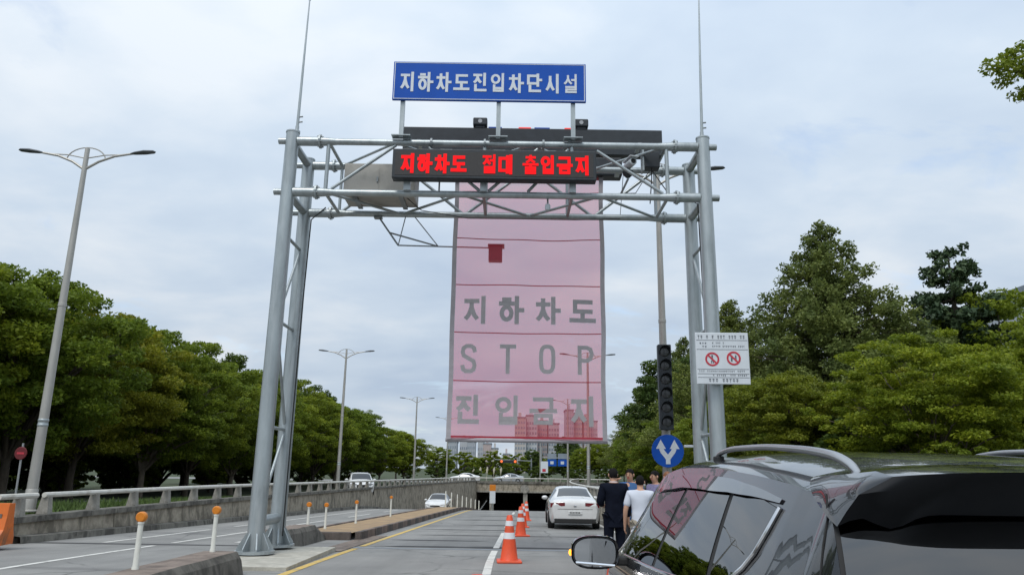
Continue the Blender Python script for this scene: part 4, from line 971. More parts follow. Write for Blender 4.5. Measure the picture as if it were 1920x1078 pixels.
def _along(pl, k):
    d = [0.0]
    for a, b in zip(pl, pl[1:]): d.append(d[-1] + math.hypot(b[0] - a[0], b[1] - a[1]))
    t = k * d[-1]
    for i in range(len(pl) - 1):
        if t <= d[i + 1] + 1e-9:
            q = (t - d[i]) / max(1e-9, d[i + 1] - d[i]); return (lerp(pl[i][0], pl[i + 1][0], q), lerp(pl[i][1], pl[i + 1][1], q))
    return pl[-1]
def wheel(parent, x, y, R_, wdt=.2):
    s = -1 if x < 0 else 1
    w = MB().lathe([(R_ * .62, -wdt / 2), (R_ * .96, -wdt / 2), (R_, -wdt / 3), (R_, wdt / 3), (R_ * .96, wdt / 2), (R_ * .62, wdt / 2)], 28, (x, y, R_), 'x').build('wheel', M['rubber'], parent, True)
    xo = x + s * wdt / 2
    MB().lathe([(R_ * .64, xo - .01), (R_ * .6, xo + .004)][::s], 28, (0, y, R_), 'x').build('rim', M['alloy'], w, True)
    for k in range(5):
        a = 2 * math.pi * k / 5
        MB().add([(xo + s * .008, y + r * math.cos(a + d), R_ + r * math.sin(a + d)) for r, d in ((R_ * .1, -.6), (R_ * .56, -.13), (R_ * .56, .13), (R_ * .1, .6))], [(0, 1, 2, 3)]).build('spoke', M['alloy'], w)
def arches(parent, sh, ys, R_):
    for y in ys:
        for s in (-1, 1):
            mb = MB(); n = 20; c = (s * (sh.side(y, R_ + .1) + .004), y, R_)
            vs = [c]
            for k in range(n + 1):
                a = math.pi * (-.1 + 1.2 * k / n); yy, z = y + R_ * 1.13 * math.cos(a), R_ + R_ * 1.13 * math.sin(a)
                vs.append((s * (sh.side(yy, z) + .005), yy, z))
            mb.add(vs, [(0, k, k + 1) for k in range(1, n + 1)]); mb.build('wheel_arch', M['rubber'], parent)
            wheel(parent, s * (sh.w(y) - .11), y, R_, .24)
SEDAN = Shape([(0, .78), (.12, .86), (.5, .91), (1.5, .935), (3.6, .935), (4.5, .88), (4.8, .78), (4.92, .62)],
              [(0, .80), (.2, .93), (1, .95), (3, .91), (4, .86), (4.6, .76), (4.92, .62)],
              [(0, .90), (.03, .97), (.10, 1.03), (.35, 1.09), (.62, 1.12), (1.0, 1.25), (1.5, 1.41), (1.9, 1.47), (2.4, 1.48), (2.75, 1.44), (3.2, 1.24), (3.7, 1.02), (4.3, .92), (4.75, .78), (4.92, .66)],
              [(0, .74), (.5, .76), (.9, .68), (1.5, .58), (2.4, .58), (2.9, .62), (3.6, .74), (4.4, .72), (4.92, .5)],
              [(0, .36), (.3, .22), (1, .19), (4, .19), (4.7, .22), (4.92, .32)], [(0, .06), (1.0, .06), (2.4, .05), (3.6, .06), (4.92, .08)])
def sedan(loc, rz, label, paint, group=None, extra=None):
    c = thing('sedan', label, 'car', loc, rz, group); sh = SEDAN
    sh.body().build('body', paint, c, True)
    MB().grid(sh.top_patch(.72, 1.52, .86, .90)).build('rear_window', M['glass_dark'], c, True)
    MB().grid(sh.top_patch(2.72, 3.62, .90, .90)).build('windshield', M['glass_car'], c, True)
    for s in (-1, 1):
        MB().grid(sh.side_patch(s, [(1.0, 1.0), (2.2, .975)], [(1.45, 1.33), (2.15, 1.40)])).build('side_window', M['glass_dark'], c, True)
        MB().grid(sh.side_patch(s, [(2.28, .975), (3.35, .96)], [(2.23, 1.40), (2.8, 1.34)])).build('side_window', M['glass_dark'], c, True)
        mr = MB(); mr.ball((s * 1.0, 3.2, 1.0), (.12, .07, .075), 12, 8); mr.build('wing_mirror', paint, c, True)
        # tail lamp, slim and swept round the corner
        P = [[(s * lerp(.36, .875, i / 8), -.014 + .14 * (i / 8) ** 3.0 + (.0 if j else .012), lerp(.77 + .06 * (1 - i / 8), .945 - .02 * (i / 8), j)) for j in (0, .5, 1)] for i in range(9)]
        MB().grid(P).build('tail_lamp', M['tail_red'], c, True)
        P = [[(s * lerp(.42, .80, i / 8), 4.90 - .20 * (i / 8) ** 1.5, lerp(.60, .70 + .03 * i / 8, j)) for j in (0, .5, 1)] for i in range(9)]
        MB().grid(P).build('head_lamp', M['head_lamp'], c, True)
        MB().bbox(s * .66 - .09, s * .66 + .09, -.02, .04, .30, .34, .01).build('exhaust', M['chrome'], c)
        MB().bbox(s * .52 - .16, s * .52 + .16, 4.88, 4.93, .34, .48, .02).build('lower_grille', M['rubber'], c)
    MB().bbox(-.24, .24, -.035, .01, .55, .66, .008).build('number_plate', M['plate'], c)
    prt = MB()
    for i in range(7): prt.box(-.19 + i * .055, -.155 + i * .055, -.0375, -.0352, .58, .63)
    prt.build('plate_print', M['lens_dark'], c)
    MB().bbox(-.24, .24, 4.90, 4.95, .40, .50, .008).build('number_plate', M['plate'], c)
    MB().bbox(-.40, .40, 4.86, 4.925, .52, .66, .03).build('grille', M['rubber'], c)
    MB().bbox(-.74, .74, -.03, .16, .235, .40, .03).build('rear_diffuser', M['rubber'], c)
    MB().bbox(-.05, .05, -.02, .01, .80, .86, .01).build('badge', M['chrome'], c)
    MB().box(-.62, .62, -.004, .02, .715, .728).build('trunk_line', M['rubber'], c)
    MB().add([(-.012, 1.78, 1.47), (.012, 1.78, 1.47), (.0, 1.66, 1.545), (0, 1.86, 1.475)], [(0, 1, 2), (1, 3, 2), (3, 0, 2)]).build('roof_fin', M['rubber'], c)
    arches(c, sh, (1.02, 3.88), .335)
    if extra: extra(c)
    return c
SUV = Shape([(0, .82), (.1, .87), (.3, .905), (.8, .93), (1.6, .94), (3.4, .94), (4.2, .90), (4.55, .80), (4.7, .66)],
            [(0, .90), (.08, 1.02), (.2, 1.10), (.5, 1.13), (1.2, 1.10), (2.4, 1.05), (3.2, 1.03), (3.8, .98), (4.4, .86), (4.7, .72)],
            [(0, .96), (.04, 1.10), (.09, 1.25), (.145, 1.39), (.20, 1.485), (.29, 1.545), (.40, 1.575), (.6, 1.602), (1.0, 1.638), (1.6, 1.662), (2.1, 1.662), (2.5, 1.635), (2.75, 1.585), (3.1, 1.40), (3.45, 1.19), (3.7, 1.10), (4.2, 1.02), (4.55, .88), (4.7, .74)],
            [(0, .80), (.09, .785), (.16, .765), (.24, .74), (.40, .715), (.7, .71), (1.5, .705), (2.4, .69), (2.75, .69), (3.4, .78), (4.2, .76), (4.7, .54)],
            [(0, .40), (.3, .26), (1, .22), (4, .22), (4.5, .26), (4.7, .36)], [(0, .05), (.25, .045), (.5, .06), (1.2, .075), (2.2, .075), (2.8, .06), (3.6, .07), (4.7, .09)])
def suv_common(name, label, cat, loc, rz, paint, rail_z=True):
    c = thing(name, label, cat, loc, rz); sh = SUV
    b = sh.body(110).build('body', paint, c, True)
    MB().grid(sh.top_patch(2.72, 3.52, .93, .93)).build('windshield', M['glass_car'], c, True)
    return c, sh
def roof_rail(c, sh, s, m):
    ys = [.40, .47, .60, .9, 1.25, 1.6, 1.82, 1.95]; pts = []; x = .585
    for i, y in enumerate(ys):
        h = (.012, .038, .05, .05, .046, .04, .028, 0.0)[i]
        pts.append((s * x, y, sh.top(y, x / sh.wt(y)) + h + .004))
    fz = hermite([(q[1], q[2]) for q in pts]); fr = hermite(list(zip(ys, [.008, .015, .017, .015, .014, .014, .013, .008]))); yy_ = [lerp(ys[0], ys[-1], (i / 40) ** 1.3) for i in range(41)]
    r = MB().tube([(s * x, y, fz(y)) for y in yy_], [fr(y) for y in yy_], 12, True, .8).build('roof_rail', m, c, True)
    for y in (.47, 1.88): MB().bbox(s * x - .014, s * x + .014, y - .05, y + .05, sh.top(y, x / sh.wt(y)) - .01, sh.top(y, x / sh.wt(y)) + .018, .006).build('rail_foot', M['rubber'], r)
    return r
# the black SUV in the foreground
hs, sh = suv_common('black_suv', 'glossy black SUV in the right foreground seen from behind, amber light on its mirror', 'car', (1.54, 1.67, 0), R(-.8), M['paint_black'])
BELT = [(.645, 1.335), (.72, 1.282), (.86, 1.228), (1.3, 1.18), (2.0, 1.14), (2.9, 1.10)]
TOPW = [(.59, 1.468), (.8, 1.496), (1.1, 1.520), (1.5, 1.532), (1.9, 1.53), (2.3, 1.50), (2.62, 1.43)]
def cut(pl, a, b, n=10): return [_along(pl, lerp(a, b, i / n)) for i in range(n + 1)]
for s in (-1, 1):
    MB().grid(sh.side_patch(s, BELT, TOPW, .0025, 26, 8)).build('window_surround', M['rubber'], hs, True)
    for a, b, ta, tb in ((.004, .155, .0, .235), (.178, .575, .258, .585), (.605, .985, .612, .99)):
        MB().grid(sh.side_patch(s, cut(BELT, a, b), cut(TOPW, ta, tb), .006, 14, 8)).build('side_window', M['glass_dark'], hs, True)
    # rain visor: a lip along the window tops
    lo = [(y + .006, z + .024 - .054 * (.15 + .85 * math.sin(math.pi * min(.5, i / 22, (24 - i) / 14)))) for i, (y, z) in enumerate(cut(TOPW, .0, 1.0, 24))]; hi = [(y, z + .028) for y, z in cut(TOPW, .0, 1.0, 24)]
    MB().grid(sh.side_patch(s, lo, hi, .022, 40, 5, True)).build('rain_visor', M['visor'], hs, True)
    trim = [(y, z - .01) for y, z in BELT[::-1]] + [(.60, 1.30)][:0] + [(.66, 1.33), (.575, 1.455)]
    MB().tube([(s * (sh.side(y, z) + .006), y, z) for y, z in [(2.9, 1.09), (2.0, 1.13), (1.3, 1.17), (1.05, 1.192), (.86, 1.219), (.76, 1.25), (.68, 1.293), (.63, 1.34), (.60, 1.40), (.575, 1.472)]], .0075, 8).build('chrome_trim', M['chrome'], hs, True)
    roof_rail(hs, sh, s, M['alloy'])
    # door seam lines and tailgate seam
    MB().tube([(s * (sh.side(y, z) + .001), y, z) for y, z in [(.27, 1.52), (.25, 1.46), (.235, 1.40), (.205, 1.30), (.17, 1.18), (.15, 1.05), (.14, .8)]], .003, 6).build('tailgate_seam', M['rubber'], hs, True)
    MB().tube([(s * (sh.side(1.72, z) + .001), 1.72, z) for z in (.35, .6, .9, 1.09)], .004, 6).build('door_seam', M['rubber'], hs, True)
    MB().tube([(s * (sh.side(y, z) + .001), y, z) for y, z in ((.86, 1.15), (.9, .9), (.98, .75))], .004, 6).build('door_seam', M['rubber'], hs, True)
    for y in (1.95, 3.0): MB().tube([(s * (sh.side(y, .9) + .02), y - .1, .93), (s * (sh.side(y, .9) + .035), y, .935), (s * (sh.side(y, .9) + .02), y + .1, .93)], .014, 8).build('door_handle', M['chrome'], hs, True)
    # tail lamp wraps round the corner
    P = [[(s * lerp(.52, .885, i / 8), -.006 + .24 * (i / 8) ** 2.6, lerp(.84, 1.00 + .04 * i / 8, j / 3)) for j in range(4)] for i in range(9)]
    MB().grid(P).build('tail_lamp', M['tail_red'], hs, True)
    P = [[(s * lerp(.42, .80, i / 8), 4.68 - .24 * (i / 8) ** 1.5, lerp(.74, .86 + .03 * i / 8, j / 3)) for j in range(4)] for i in range(9)]
    MB().grid(P).build('head_lamp', M['head_lamp'], hs, True)
# rear glass, wraps to the corners
MB().grid(sh.top_patch(.06, .26, .985, .985, .004, 16, 24)).build('rear_window', M['glass_dark'], hs, True)
MB().grid(sh.top_patch(.05, .28, 1.0, 1.0, .0015, 16, 24)).build('rear_window_frit', M['rubber'], hs, True)
# spoiler: overhanging roof end, its underside slopes back to the glass
def spoiler():
    top, te, lo, bk = [], [], [], []
    for i in range(49):
        u = lerp(-1, 1, i / 48); a = abs(u); x = u * .70
        yt = -.02 + .11 * a ** 6 + .01 * a * a; zt_ = 1.582 - .006 * a * a - .01 * a ** 8
        ya = .58; za = sh.top(ya, min(1, abs(x * .93) / sh.wt(ya))) + .004
        zl = 1.478 - .030 * math.exp(-((a - 1.0) / .05) ** 2) - .034 * math.exp(-((a - .83) / .075) ** 2)
        yl = .185
        xl = u * .755
        row = [(x * .93, ya, za), (x * .93, .38, lerp(zt_, za, .66) + .006), (x * .925, .18, zt_ + .012), (x * .92, yt, zt_), (lerp(x, xl, .3), lerp(yt, yl, .34), lerp(zt_ - .01, zl, .3)), (lerp(x, xl, .65), lerp(yt, yl, .68), lerp(zt_ - .01, zl, .66)), (xl, yl - .01, zl), (xl, yl + .05, zl + .02)]
        top.append(row)
    mb = MB().grid([r[:4] for r in top])
    def pl3(pts, k):
        i = min(int(k * (len(pts) - 1)), len(pts) - 2); q = k * (len(pts) - 1) - i
        return V(pts[i]).lerp(V(pts[i + 1]), q)
    for r, s in ((top[0], -1), (top[-1], 1)):      # rounded wing ends
        G = []
        for i in range(13):
            a, b = pl3(r[:4], i / 12), pl3(r[3:][::-1], i / 12)
            G.append([tuple(a.lerp(b, j / 8) + V((s * .020 * math.sin(math.pi * j / 8) * (1 - (i / 12) ** 3), 0, .012 * math.sin(math.pi * j / 8) * (1 - i / 12)))) for j in range(9)])
        mb.grid(G)
    q = mb.build('spoiler', M['paint_black'], hs, True)
    MB().grid([r[3:] for r in top]).build('spoiler_underside', M['black_trim'], q, True)
    return q
sp = spoiler()
MB().bbox(-.2, .2, .045, .06, 1.535, 1.55, .004).build('brake_lamp', M['tail_red'], sp)
MB().tube([(0, .02, 1.10), (.02, .03, 1.12), (.28, .075, 1.20), (.55, .10, 1.235)], [.02, .014, .01, .006], 8).build('rear_wiper', M['rubber'], hs, True)
MB().bbox(-.80, .80, -.06, .18, .38, .60, .05).build('rear_bumper', M['rubber'], hs)
MB().bbox(-.26, .26, -.03, .012, .80, .92, .008).build('number_plate', M['plate'], hs)
MB().bbox(-.42, .42, 4.62, 4.71, .56, .80, .04).build('grille', M['chrome'], hs)
arches(hs, sh, (1.0, 3.72), .36)
# door mirrors: shell, glass, amber repeater
for s in (-1, 1):
    y0 = 2.78; xb = sh.side(y0, 1.12)
    n = 36; P = []
    for k, (yy, sc) in enumerate(((-.012, .93), (-.02, 1.0), (.03, 1.02), (.09, .9), (.14, .62), (.165, .25))):
        rowp = []
        for i in range(n + 1):
            a = 2 * math.pi * i / n; ca, sa = math.cos(a), math.sin(a)
            ex = math.copysign(abs(ca) ** .62, ca) * .135; ez = math.copysign(abs(sa) ** .62, sa) * (.092 if sa > 0 else .088)
            ez *= 1 - .16 * max(0, ca * s) ** 1.5
            rowp.append((s * (xb + .20) + ex * sc, y0 + yy, 1.115 + ez * sc))
        P.append(rowp)
    ms = MB().grid(P); ms.f.append(tuple(range(n))); mo = ms.build('wing_mirror', M['paint_black'], hs, True)
    g = [(x_ , y0 - .0235, z_) for x_, _, z_ in P[0]]
    cxm = s * (xb + .20)
    g = [(cxm + (x_ - cxm) * .93, y0 - .0225, 1.115 + (z_ - 1.115) * .92) for x_, _, z_ in P[0]]
    MB().add(g[:-1], [tuple(range(n))]).build('mirror_glass', M['mirror'], mo)
    MB().tube([(cxm - .11, y0 - .027, 1.062), (cxm + .11, y0 - .027, 1.048 if s < 0 else 1.062)], .008, 6).build('mirror_strip', M['chrome'], mo, True)
    rp = MB().ball((s * (xb + .325), y0 + .035, 1.11), (.022, .04, .022), 12, 8); rp.build('turn_lamp', M['amber_lamp'] if s < 0 else M['orange'], mo, True)
    MB().bbox(min(s * (xb - .03), s * (xb + .09)), max(s * (xb - .03), s * (xb + .09)), y0 - .01, y0 + .1, 1.045, 1.09, .012).build('mirror_arm', M['rubber'], mo)
# seats seen through the glass
for x in (-.40, .40):
    for y in (2.0, 1.05):
        st_ = MB().bbox(x - .24, x + .24, y - .12, y + .05, .55, 1.18, .06).build('seat_back', M['seat'], hs, True)
        MB().bbox(x - .13, x + .13, y - .10, y + .01, 1.22, 1.40, .045).build('head_rest', M['seat'], st_, True)
        MB().bbox(x - .25, x + .25, y + .05, y + .55, .45, .60, .05).build('seat_cushion', M['seat'], st_, True)
MB().bbox(-.85, .85, .12, 3.3, .38, .45, .02).build('floor_pan', M['interior'], hs)
MB().bbox(-.78, .78, 2.72, 3.2, .80, 1.0, .08).build('dashboard', M['interior'], hs, True)

# white sedan ahead, oncoming sedan, car on the upper road, cars on the deck
sedan((2.36, 27.4, zroad(28.5)), R(-1.2), 'white sedan stopped ahead in the lane, seen from behind, beside the last cones', M['paint_white'])
sedan((-7.0 + cx(62) + .1, 66.0, zroad(64.5)), R(178), 'white sedan driving up the oncoming lane out of the underpass', M['paint_white'])
us, sh2 = suv_common('white_suv', 'white SUV on the upper road behind the left railing and lamp', 'car', (-12.0, 60.5, zup(58) + .03), R(196), M['paint_white'])
for s in (-1, 1):
    MB().grid(sh2.side_patch(s, BELT, TOPW, .006, 26, 8)).build('side_window', M['glass_dark'], us, True)
    roof_rail(us, sh2, s, M['alloy'])
    P = [[(s * lerp(.42, .80, i / 8), 4.68 - .24 * (i / 8) ** 1.5, lerp(.74, .86 + .03 * i / 8, j / 3)) for j in range(4)] for i in range(9)]
    MB().grid(P).build('head_lamp', M['head_lamp'], us, True)
    mr = MB(); mr.ball((s * 1.04, 2.8, 1.12), (.13, .08, .085), 12, 8); mr.build('wing_mirror', M['paint_white'], us, True)
MB().grid(sh2.top_patch(.085, .335, .95, .95, .004, 12, 16)).build('rear_window', M['glass_dark'], us, True)
MB().bbox(-.42, .42, 4.62, 4.71, .56, .80, .04).build('grille', M['rubber'], us)
MB().bbox(-.26, .26, 4.69, 4.72, .44, .55, .01).build('number_plate', M['plate'], us)
arches(us, sh2, (1.0, 3.72), .36)
sedan((-4.6, 121, -.59), R(90), 'white car crossing on the deck above the left underpass opening', M['paint_white'])
sedan((2.4, 123, -.59), R(90), 'silver car crossing on the deck above the underpass centre', M['paint_silver'])
sedan((4.1 + 3.2, 30.0, zup(33) + .03), R(-2), 'silver sedan on the right side road behind the standing people', M['paint_silver'])
# ------------------------------------------------------------------ people
def skin(name, jts, edges, root, m, parent, sub=2):
    keys = list(jts); idx = {k: i for i, k in enumerate(keys)}
    me = bpy.data.meshes.new(name); me.from_pydata([jts[k][0] for k in keys], [(idx[a], idx[b]) for a, b in edges], [])
    o = bpy.data.objects.new(name, me); COL.objects.link(o)
    sm = o.modifiers.new('s', 'SKIN'); sm.use_smooth_shade = True
    for k in keys:
        r = jts[k][1]; sv = me.skin_vertices[0].data[idx[k]]; sv.radius = r if isinstance(r, tuple) else (r, r); sv.use_root = (k == root)
    ss = o.modifiers.new('d', 'SUBSURF'); ss.levels = sub; ss.render_levels = sub
    dg = bpy.context.evaluated_depsgraph_get(); ev = o.evaluated_get(dg); nm = bpy.data.meshes.new_from_object(ev)
    bpy.data.objects.remove(o); bpy.data.meshes.remove(me)
    nm.name = name; nm.materials.clear(); nm.materials.append(m)
    nm.polygons.foreach_set('use_smooth', [True] * len(nm.polygons))
    q = bpy.data.objects.new(name, nm); COL.objects.link(q); q.parent = parent
    return q
def person(label, loc, rz, h, top_m, leg_m, hair_m, arms, sleeve='long', lean=0.0, headturn=0.0, collar=None, jacket=False, hair_len=0):
    p = thing('person', label, 'person', loc, rz)
    k = h / 1.72
    def S(x, y, z):
        y += lean * max(0, z - .9)
        return (x * k, y * k, z * k)
    J = {}
    def j(n, x, y, z, r): J[n] = (S(x, y, z), tuple(q * k for q in r) if isinstance(r, tuple) else r * k)
    j('pelvis', 0, 0, .95, (.155, .11)); j('waist', 0, 0, 1.10, (.14, .10)); j('chest', 0, .0, 1.28, (.165, .115)); j('upper', 0, -.01, 1.41, (.13, .085)); j('neck', 0, .0, 1.485, .055)
    hy = .025
    j('jaw', 0, hy + .01, 1.555, (.062, .07)); j('head', 0, hy, 1.62, (.075, .092)); j('crown', 0, hy - .012, 1.685, (.062, .075))
    for s, n in ((-1, 'l'), (1, 'r')):
        j('hip' + n, s * .095, 0, .90, .095); j('knee' + n, s * .105, .015, .50, .062); j('calf' + n, s * .107, -.01, .33, .058); j('ank' + n, s * .11, -.015, .10, .042); j('toe' + n, s * .125, .13, .04, .036)
        el, wr = arms[0 if s < 0 else 1]
        sh_ = (s * .185, -.01, 1.405); j('sh' + n, *sh_, .062); j('el' + n, *el, .045); j('wr' + n, *wr, .030)
        d = (V(wr) - V(el)).normalized(); side_ = V((0, 1, 0)) if abs(d.y) < .7 else V((1, 0, 0)); side_ = (side_ - d * side_.dot(d)).normalized(); nrm = d.cross(side_)
        pa = V(wr) + d * .06; j('palm' + n, *pa, (.036, .022))
        for q, (off, ln) in enumerate(((.030, .062), (.010, .072), (-.010, .068), (-.029, .052))):
            a = pa + d * .035 + side_ * off; b = a + d * ln * .55 + nrm * .010; c_ = b + d * ln * .4 + nrm * .024
            j('f%d%sa' % (q, n), *a, .0095); j('f%d%sb' % (q, n), *b, .009); j('f%d%sc' % (q, n), *c_, .0075)
        t1 = pa + side_ * .042 + d * -.005; t2 = t1 + side_ * .018 + d * .035 + nrm * .012
        j('t%sa' % n, *t1, .011); j('t%sb' % n, *t2, .009)
    E = [('pelvis', 'waist'), ('waist', 'chest'), ('chest', 'upper'), ('upper', 'neck'), ('neck', 'jaw'), ('jaw', 'head'), ('head', 'crown')]
    for n in 'lr':
        E += [('pelvis', 'hip' + n), ('hip' + n, 'knee' + n), ('knee' + n, 'calf' + n), ('calf' + n, 'ank' + n), ('ank' + n, 'toe' + n), ('upper', 'sh' + n), ('sh' + n, 'el' + n), ('el' + n, 'wr' + n), ('wr' + n, 'palm' + n), ('palm' + n, 't%sa' % n), ('t%sa' % n, 't%sb' % n)]
        for q in range(4): E += [('palm' + n, 'f%d%sa' % (q, n)), ('f%d%sa' % (q, n), 'f%d%sb' % (q, n)), ('f%d%sb' % (q, n), 'f%d%sc' % (q, n))]
    skin('body', J, E, 'pelvis', M['skin'], p)
    def sub(keys, grow, over=None):
        o = {}
        for q in keys:
            r = J[q][1]; r = tuple(v + grow * k for v in r) if isinstance(r, tuple) else r + grow * k
            o[q] = (J[q][0], r)
        if over: o.update(over)
        return o
    # top garment
    g = .030 if jacket else .022
    T = sub(['pelvis', 'waist', 'chest', 'upper', 'shl', 'shr', 'ell', 'elr', 'wrl', 'wrr'], g)
    T['pelvis'] = (S(0, 0, .93), ((.152 + g) * k, (.115 + g) * k)); T['collar'] = (S(0, .0, 1.475), .062 * k)
    T['hem'] = (S(0, 0, .76 if jacket else .85), ((.158 + g) * k, (.122 + g) * k)); T['hem2'] = (S(0, 0, .72 if jacket else .82), ((.158 + g) * k, (.122 + g) * k))
    TE = [('pelvis', 'hem'), ('hem', 'hem2'), ('pelvis', 'waist'), ('waist', 'chest'), ('chest', 'upper'), ('upper', 'collar')]
    for n in 'lr':
        TE += [('upper', 'sh' + n), ('sh' + n, 'el' + n)]
        if sleeve == 'long':
            TE.append(('el' + n, 'wr' + n)); q = J['wr' + n]; T['wr' + n] = (tuple(V(J['el' + n][0]).lerp(V(q[0]), .93)), .046 * k)
        else:
            del T['wr' + n]; T['el' + n] = (tuple(V(J['sh' + n][0]).lerp(V(J['el' + n][0]), .82)), .068 * k)
    skin('jacket' if jacket else 'shirt', T, TE, 'pelvis', top_m, p)
    LG = sub(['pelvis', 'hipl', 'hipr', 'kneel', 'kneer', 'calfl', 'calfr'], .022)
    LG['pelvis'] = (S(0, 0, .97), (.135 * k, .11 * k))
    for n in 'lr': LG['hem' + n] = (S((-.11 if n == 'l' else .11), -.01, .09), .068 * k)
    skin('trousers', LG, [('pelvis', 'hipl'), ('pelvis', 'hipr')] + [e for n in 'lr' for e in (('hip' + n, 'knee' + n), ('knee' + n, 'calf' + n), ('calf' + n, 'hem' + n))], 'pelvis', leg_m, p)
    for s, n in ((-1, 'l'), (1, 'r')):
        skin('shoe', {'a': (S(s * .11, -.05, .045), .048 * k), 'b': (S(s * .113, .04, .05), .05 * k), 'c': (S(s * .125, .16, .04), .042 * k)}, [('a', 'b'), ('b', 'c')], 'a', M['rubber'], p)
    if collar:
        c0 = V(S(0, .0, 1.475)); MB().lathe([(.075 * k, -.035 * k), (.066 * k, .03 * k)], 18, tuple(c0)).build('collar', collar, p, True)
    # hair cap: covers crown and back, leaves the face free
    hc = V(S(0, hy - .008, 1.632)); mb = MB(); P = []
    for i in range(13):
        th = math.pi * i / 12 * .72
        row = []
        for q in range(25):
            ph = 2 * math.pi * q / 24; fr = math.sin(ph)                    # +1 towards the face
            t2 = min(th, lerp(.72 * math.pi + hair_len, .36 * math.pi, max(0, fr) ** .6)) if fr > 0 else min(th * (1 + hair_len * .3), .78 * math.pi)
            rr = 1.0 + .035 * math.sin(7 * ph + 3 * t2) * math.sin(t2)
            tp = 1 - .20 * (t2 / math.pi) ** 3
            row.append((hc.x + .079 * k * rr * tp * math.sin(t2) * math.cos(ph), hc.y + .100 * k * rr * tp * math.sin(t2) * math.sin(ph), hc.z + .102 * k * rr * math.cos(t2)))
        P.append(row)
    MB().grid(P).build('hair', hair_m, p, True, False)
    fy = hy + .088
    for s in (-1, 1):
        e = MB(); e.ball(S(s * .031, fy - .002, 1.625), (.012 * k, .008 * k, .007 * k), 10, 6); e.build('eye', M['rubber'], p, True)
        b = MB(); b.ball(S(s * .032, fy, 1.648), (.018 * k, .006 * k, .004 * k), 10, 6); b.build('eyebrow', hair_m, p, True)
        a = MB(); a.ball(S(s * .078, hy - .005, 1.612), (.012 * k, .022 * k, .03 * k), 10, 8); a.build('ear', M['skin'], p, True)
    nn = MB(); nn.ball(S(0, fy + .012, 1.60), (.014 * k, .018 * k, .024 * k), 10, 8); nn.build('nose', M['skin'], p, True)
    mo = MB(); mo.ball(S(0, fy - .004, 1.562), (.024 * k, .008 * k, .006 * k), 10, 6); mo.build('mouth', M['ring_red'], p, True)
    return p
hang = lambda s, dx=.03, dy=.0: ((s * (.235 + dx), -.03, 1.13), (s * (.25 + dx), .04 + dy, .88))
bent = lambda s: ((s * .25, .02, 1.14), (s * .14, .24, 1.10))
person('man in a dark navy suit seen from behind beside the white sedan', (1.78, 13.0, zroad(13) + .005), R(8), 1.665, M['suit'], M['suit'], M['hair_black'], [bent(-1), hang(1, .01)], 'long', .03, 0, M['shirt_white'], True)
person('man in a white short sleeved shirt seen from behind, right of the suited man', (2.07, 12.1, zroad(12) + .005), R(-12), 1.53, M['shirt_white'], M['trousers_beige'], M['hair_black'], [hang(-1), bent(1)], 'short', .06)
person('man in a blue shirt facing the camera with one arm raised to his face', (2.27, 14.3, zroad(14.3) + .005), R(150), 1.70, M['shirt_blue'], M['trousers'], M['hair_black'], [hang(-1), ((.36, .16, 1.37), (.17, .30, 1.50))], 'short', 0)
person('person in a violet checked shirt facing left behind the white shirted man', (2.80, 14.6, zroad(14.6) + .005), R(120), 1.68, M['shirt_purple'], M['trousers'], M['hair_black'], [bent(-1), hang(1)], 'short', 0)
person('person with brown hair seen from behind beneath the round blue sign', (3.16, 15.2, zroad(15) + .005), R(25), 1.68, M['shirt_blue'], M['trousers'], M['hair_brown'], [hang(-1), hang(1)], 'short', 0, hair_len=.25)

# ------------------------------------------------------------------ trees
def leaves(cl, rad, n, size, rng, flat=.5, up=.7):
    cl = np.array(cl); rad = np.array(rad)
    w = rad ** 2; idx = rng.choice(len(cl), n, p=w / w.sum())
    d = rng.normal(size=(n, 3)); d /= np.linalg.norm(d, axis=1)[:, None]
    r = rng.random(n) ** .45
    p = cl[idx] + d * (rad[idx] * r)[:, None] * np.array([1, 1, flat])
    nr = rng.normal(size=(n, 3)); nr[:, 2] += up * 1.6; nr /= np.linalg.norm(nr, axis=1)[:, None]
    a = np.cross(nr, rng.normal(size=(n, 3))); a /= np.linalg.norm(a, axis=1)[:, None] + 1e-9; b = np.cross(nr, a)
    s = size * rng.uniform(.6, 1.25, n)[:, None]
    q = np.stack([p + a * s * .62, p + b * s * .30 + nr * s * .06, p - a * s * .5, p - b * s * .30 + nr * s * .06], 1).reshape(-1, 3)
    return q
def quad_mesh(name, q, m):
    n = len(q) // 4; me = bpy.data.meshes.new(name)
    me.vertices.add(len(q)); me.vertices.foreach_set('co', q.astype(np.float32).ravel())
    me.loops.add(n * 4); me.loops.foreach_set('vertex_index', np.arange(n * 4, dtype=np.int32))
    me.polygons.add(n); me.polygons.foreach_set('loop_start', np.arange(0, n * 4, 4, dtype=np.int32)); me.polygons.foreach_set('loop_total', np.full(n, 4, np.int32))
    me.update(calc_edges=True); me.materials.append(m); return me
def limb(mb, a, b, r0, r1, rng, wob=.12, seg=5):
    a, b = V(a), V(b); L = (b - a).length; pts = []
    for i in range(seg + 1):
        t = i / seg; o = V(rng.normal(size=3)) * wob * L * .12 * math.sin(math.pi * t); o.z += .06 * L * math.sin(math.pi * t)
        pts.append(a.lerp(b, t) + o)
    mb.tube(pts, [lerp(r0, r1, i / seg) for i in range(seg + 1)], 7, False)
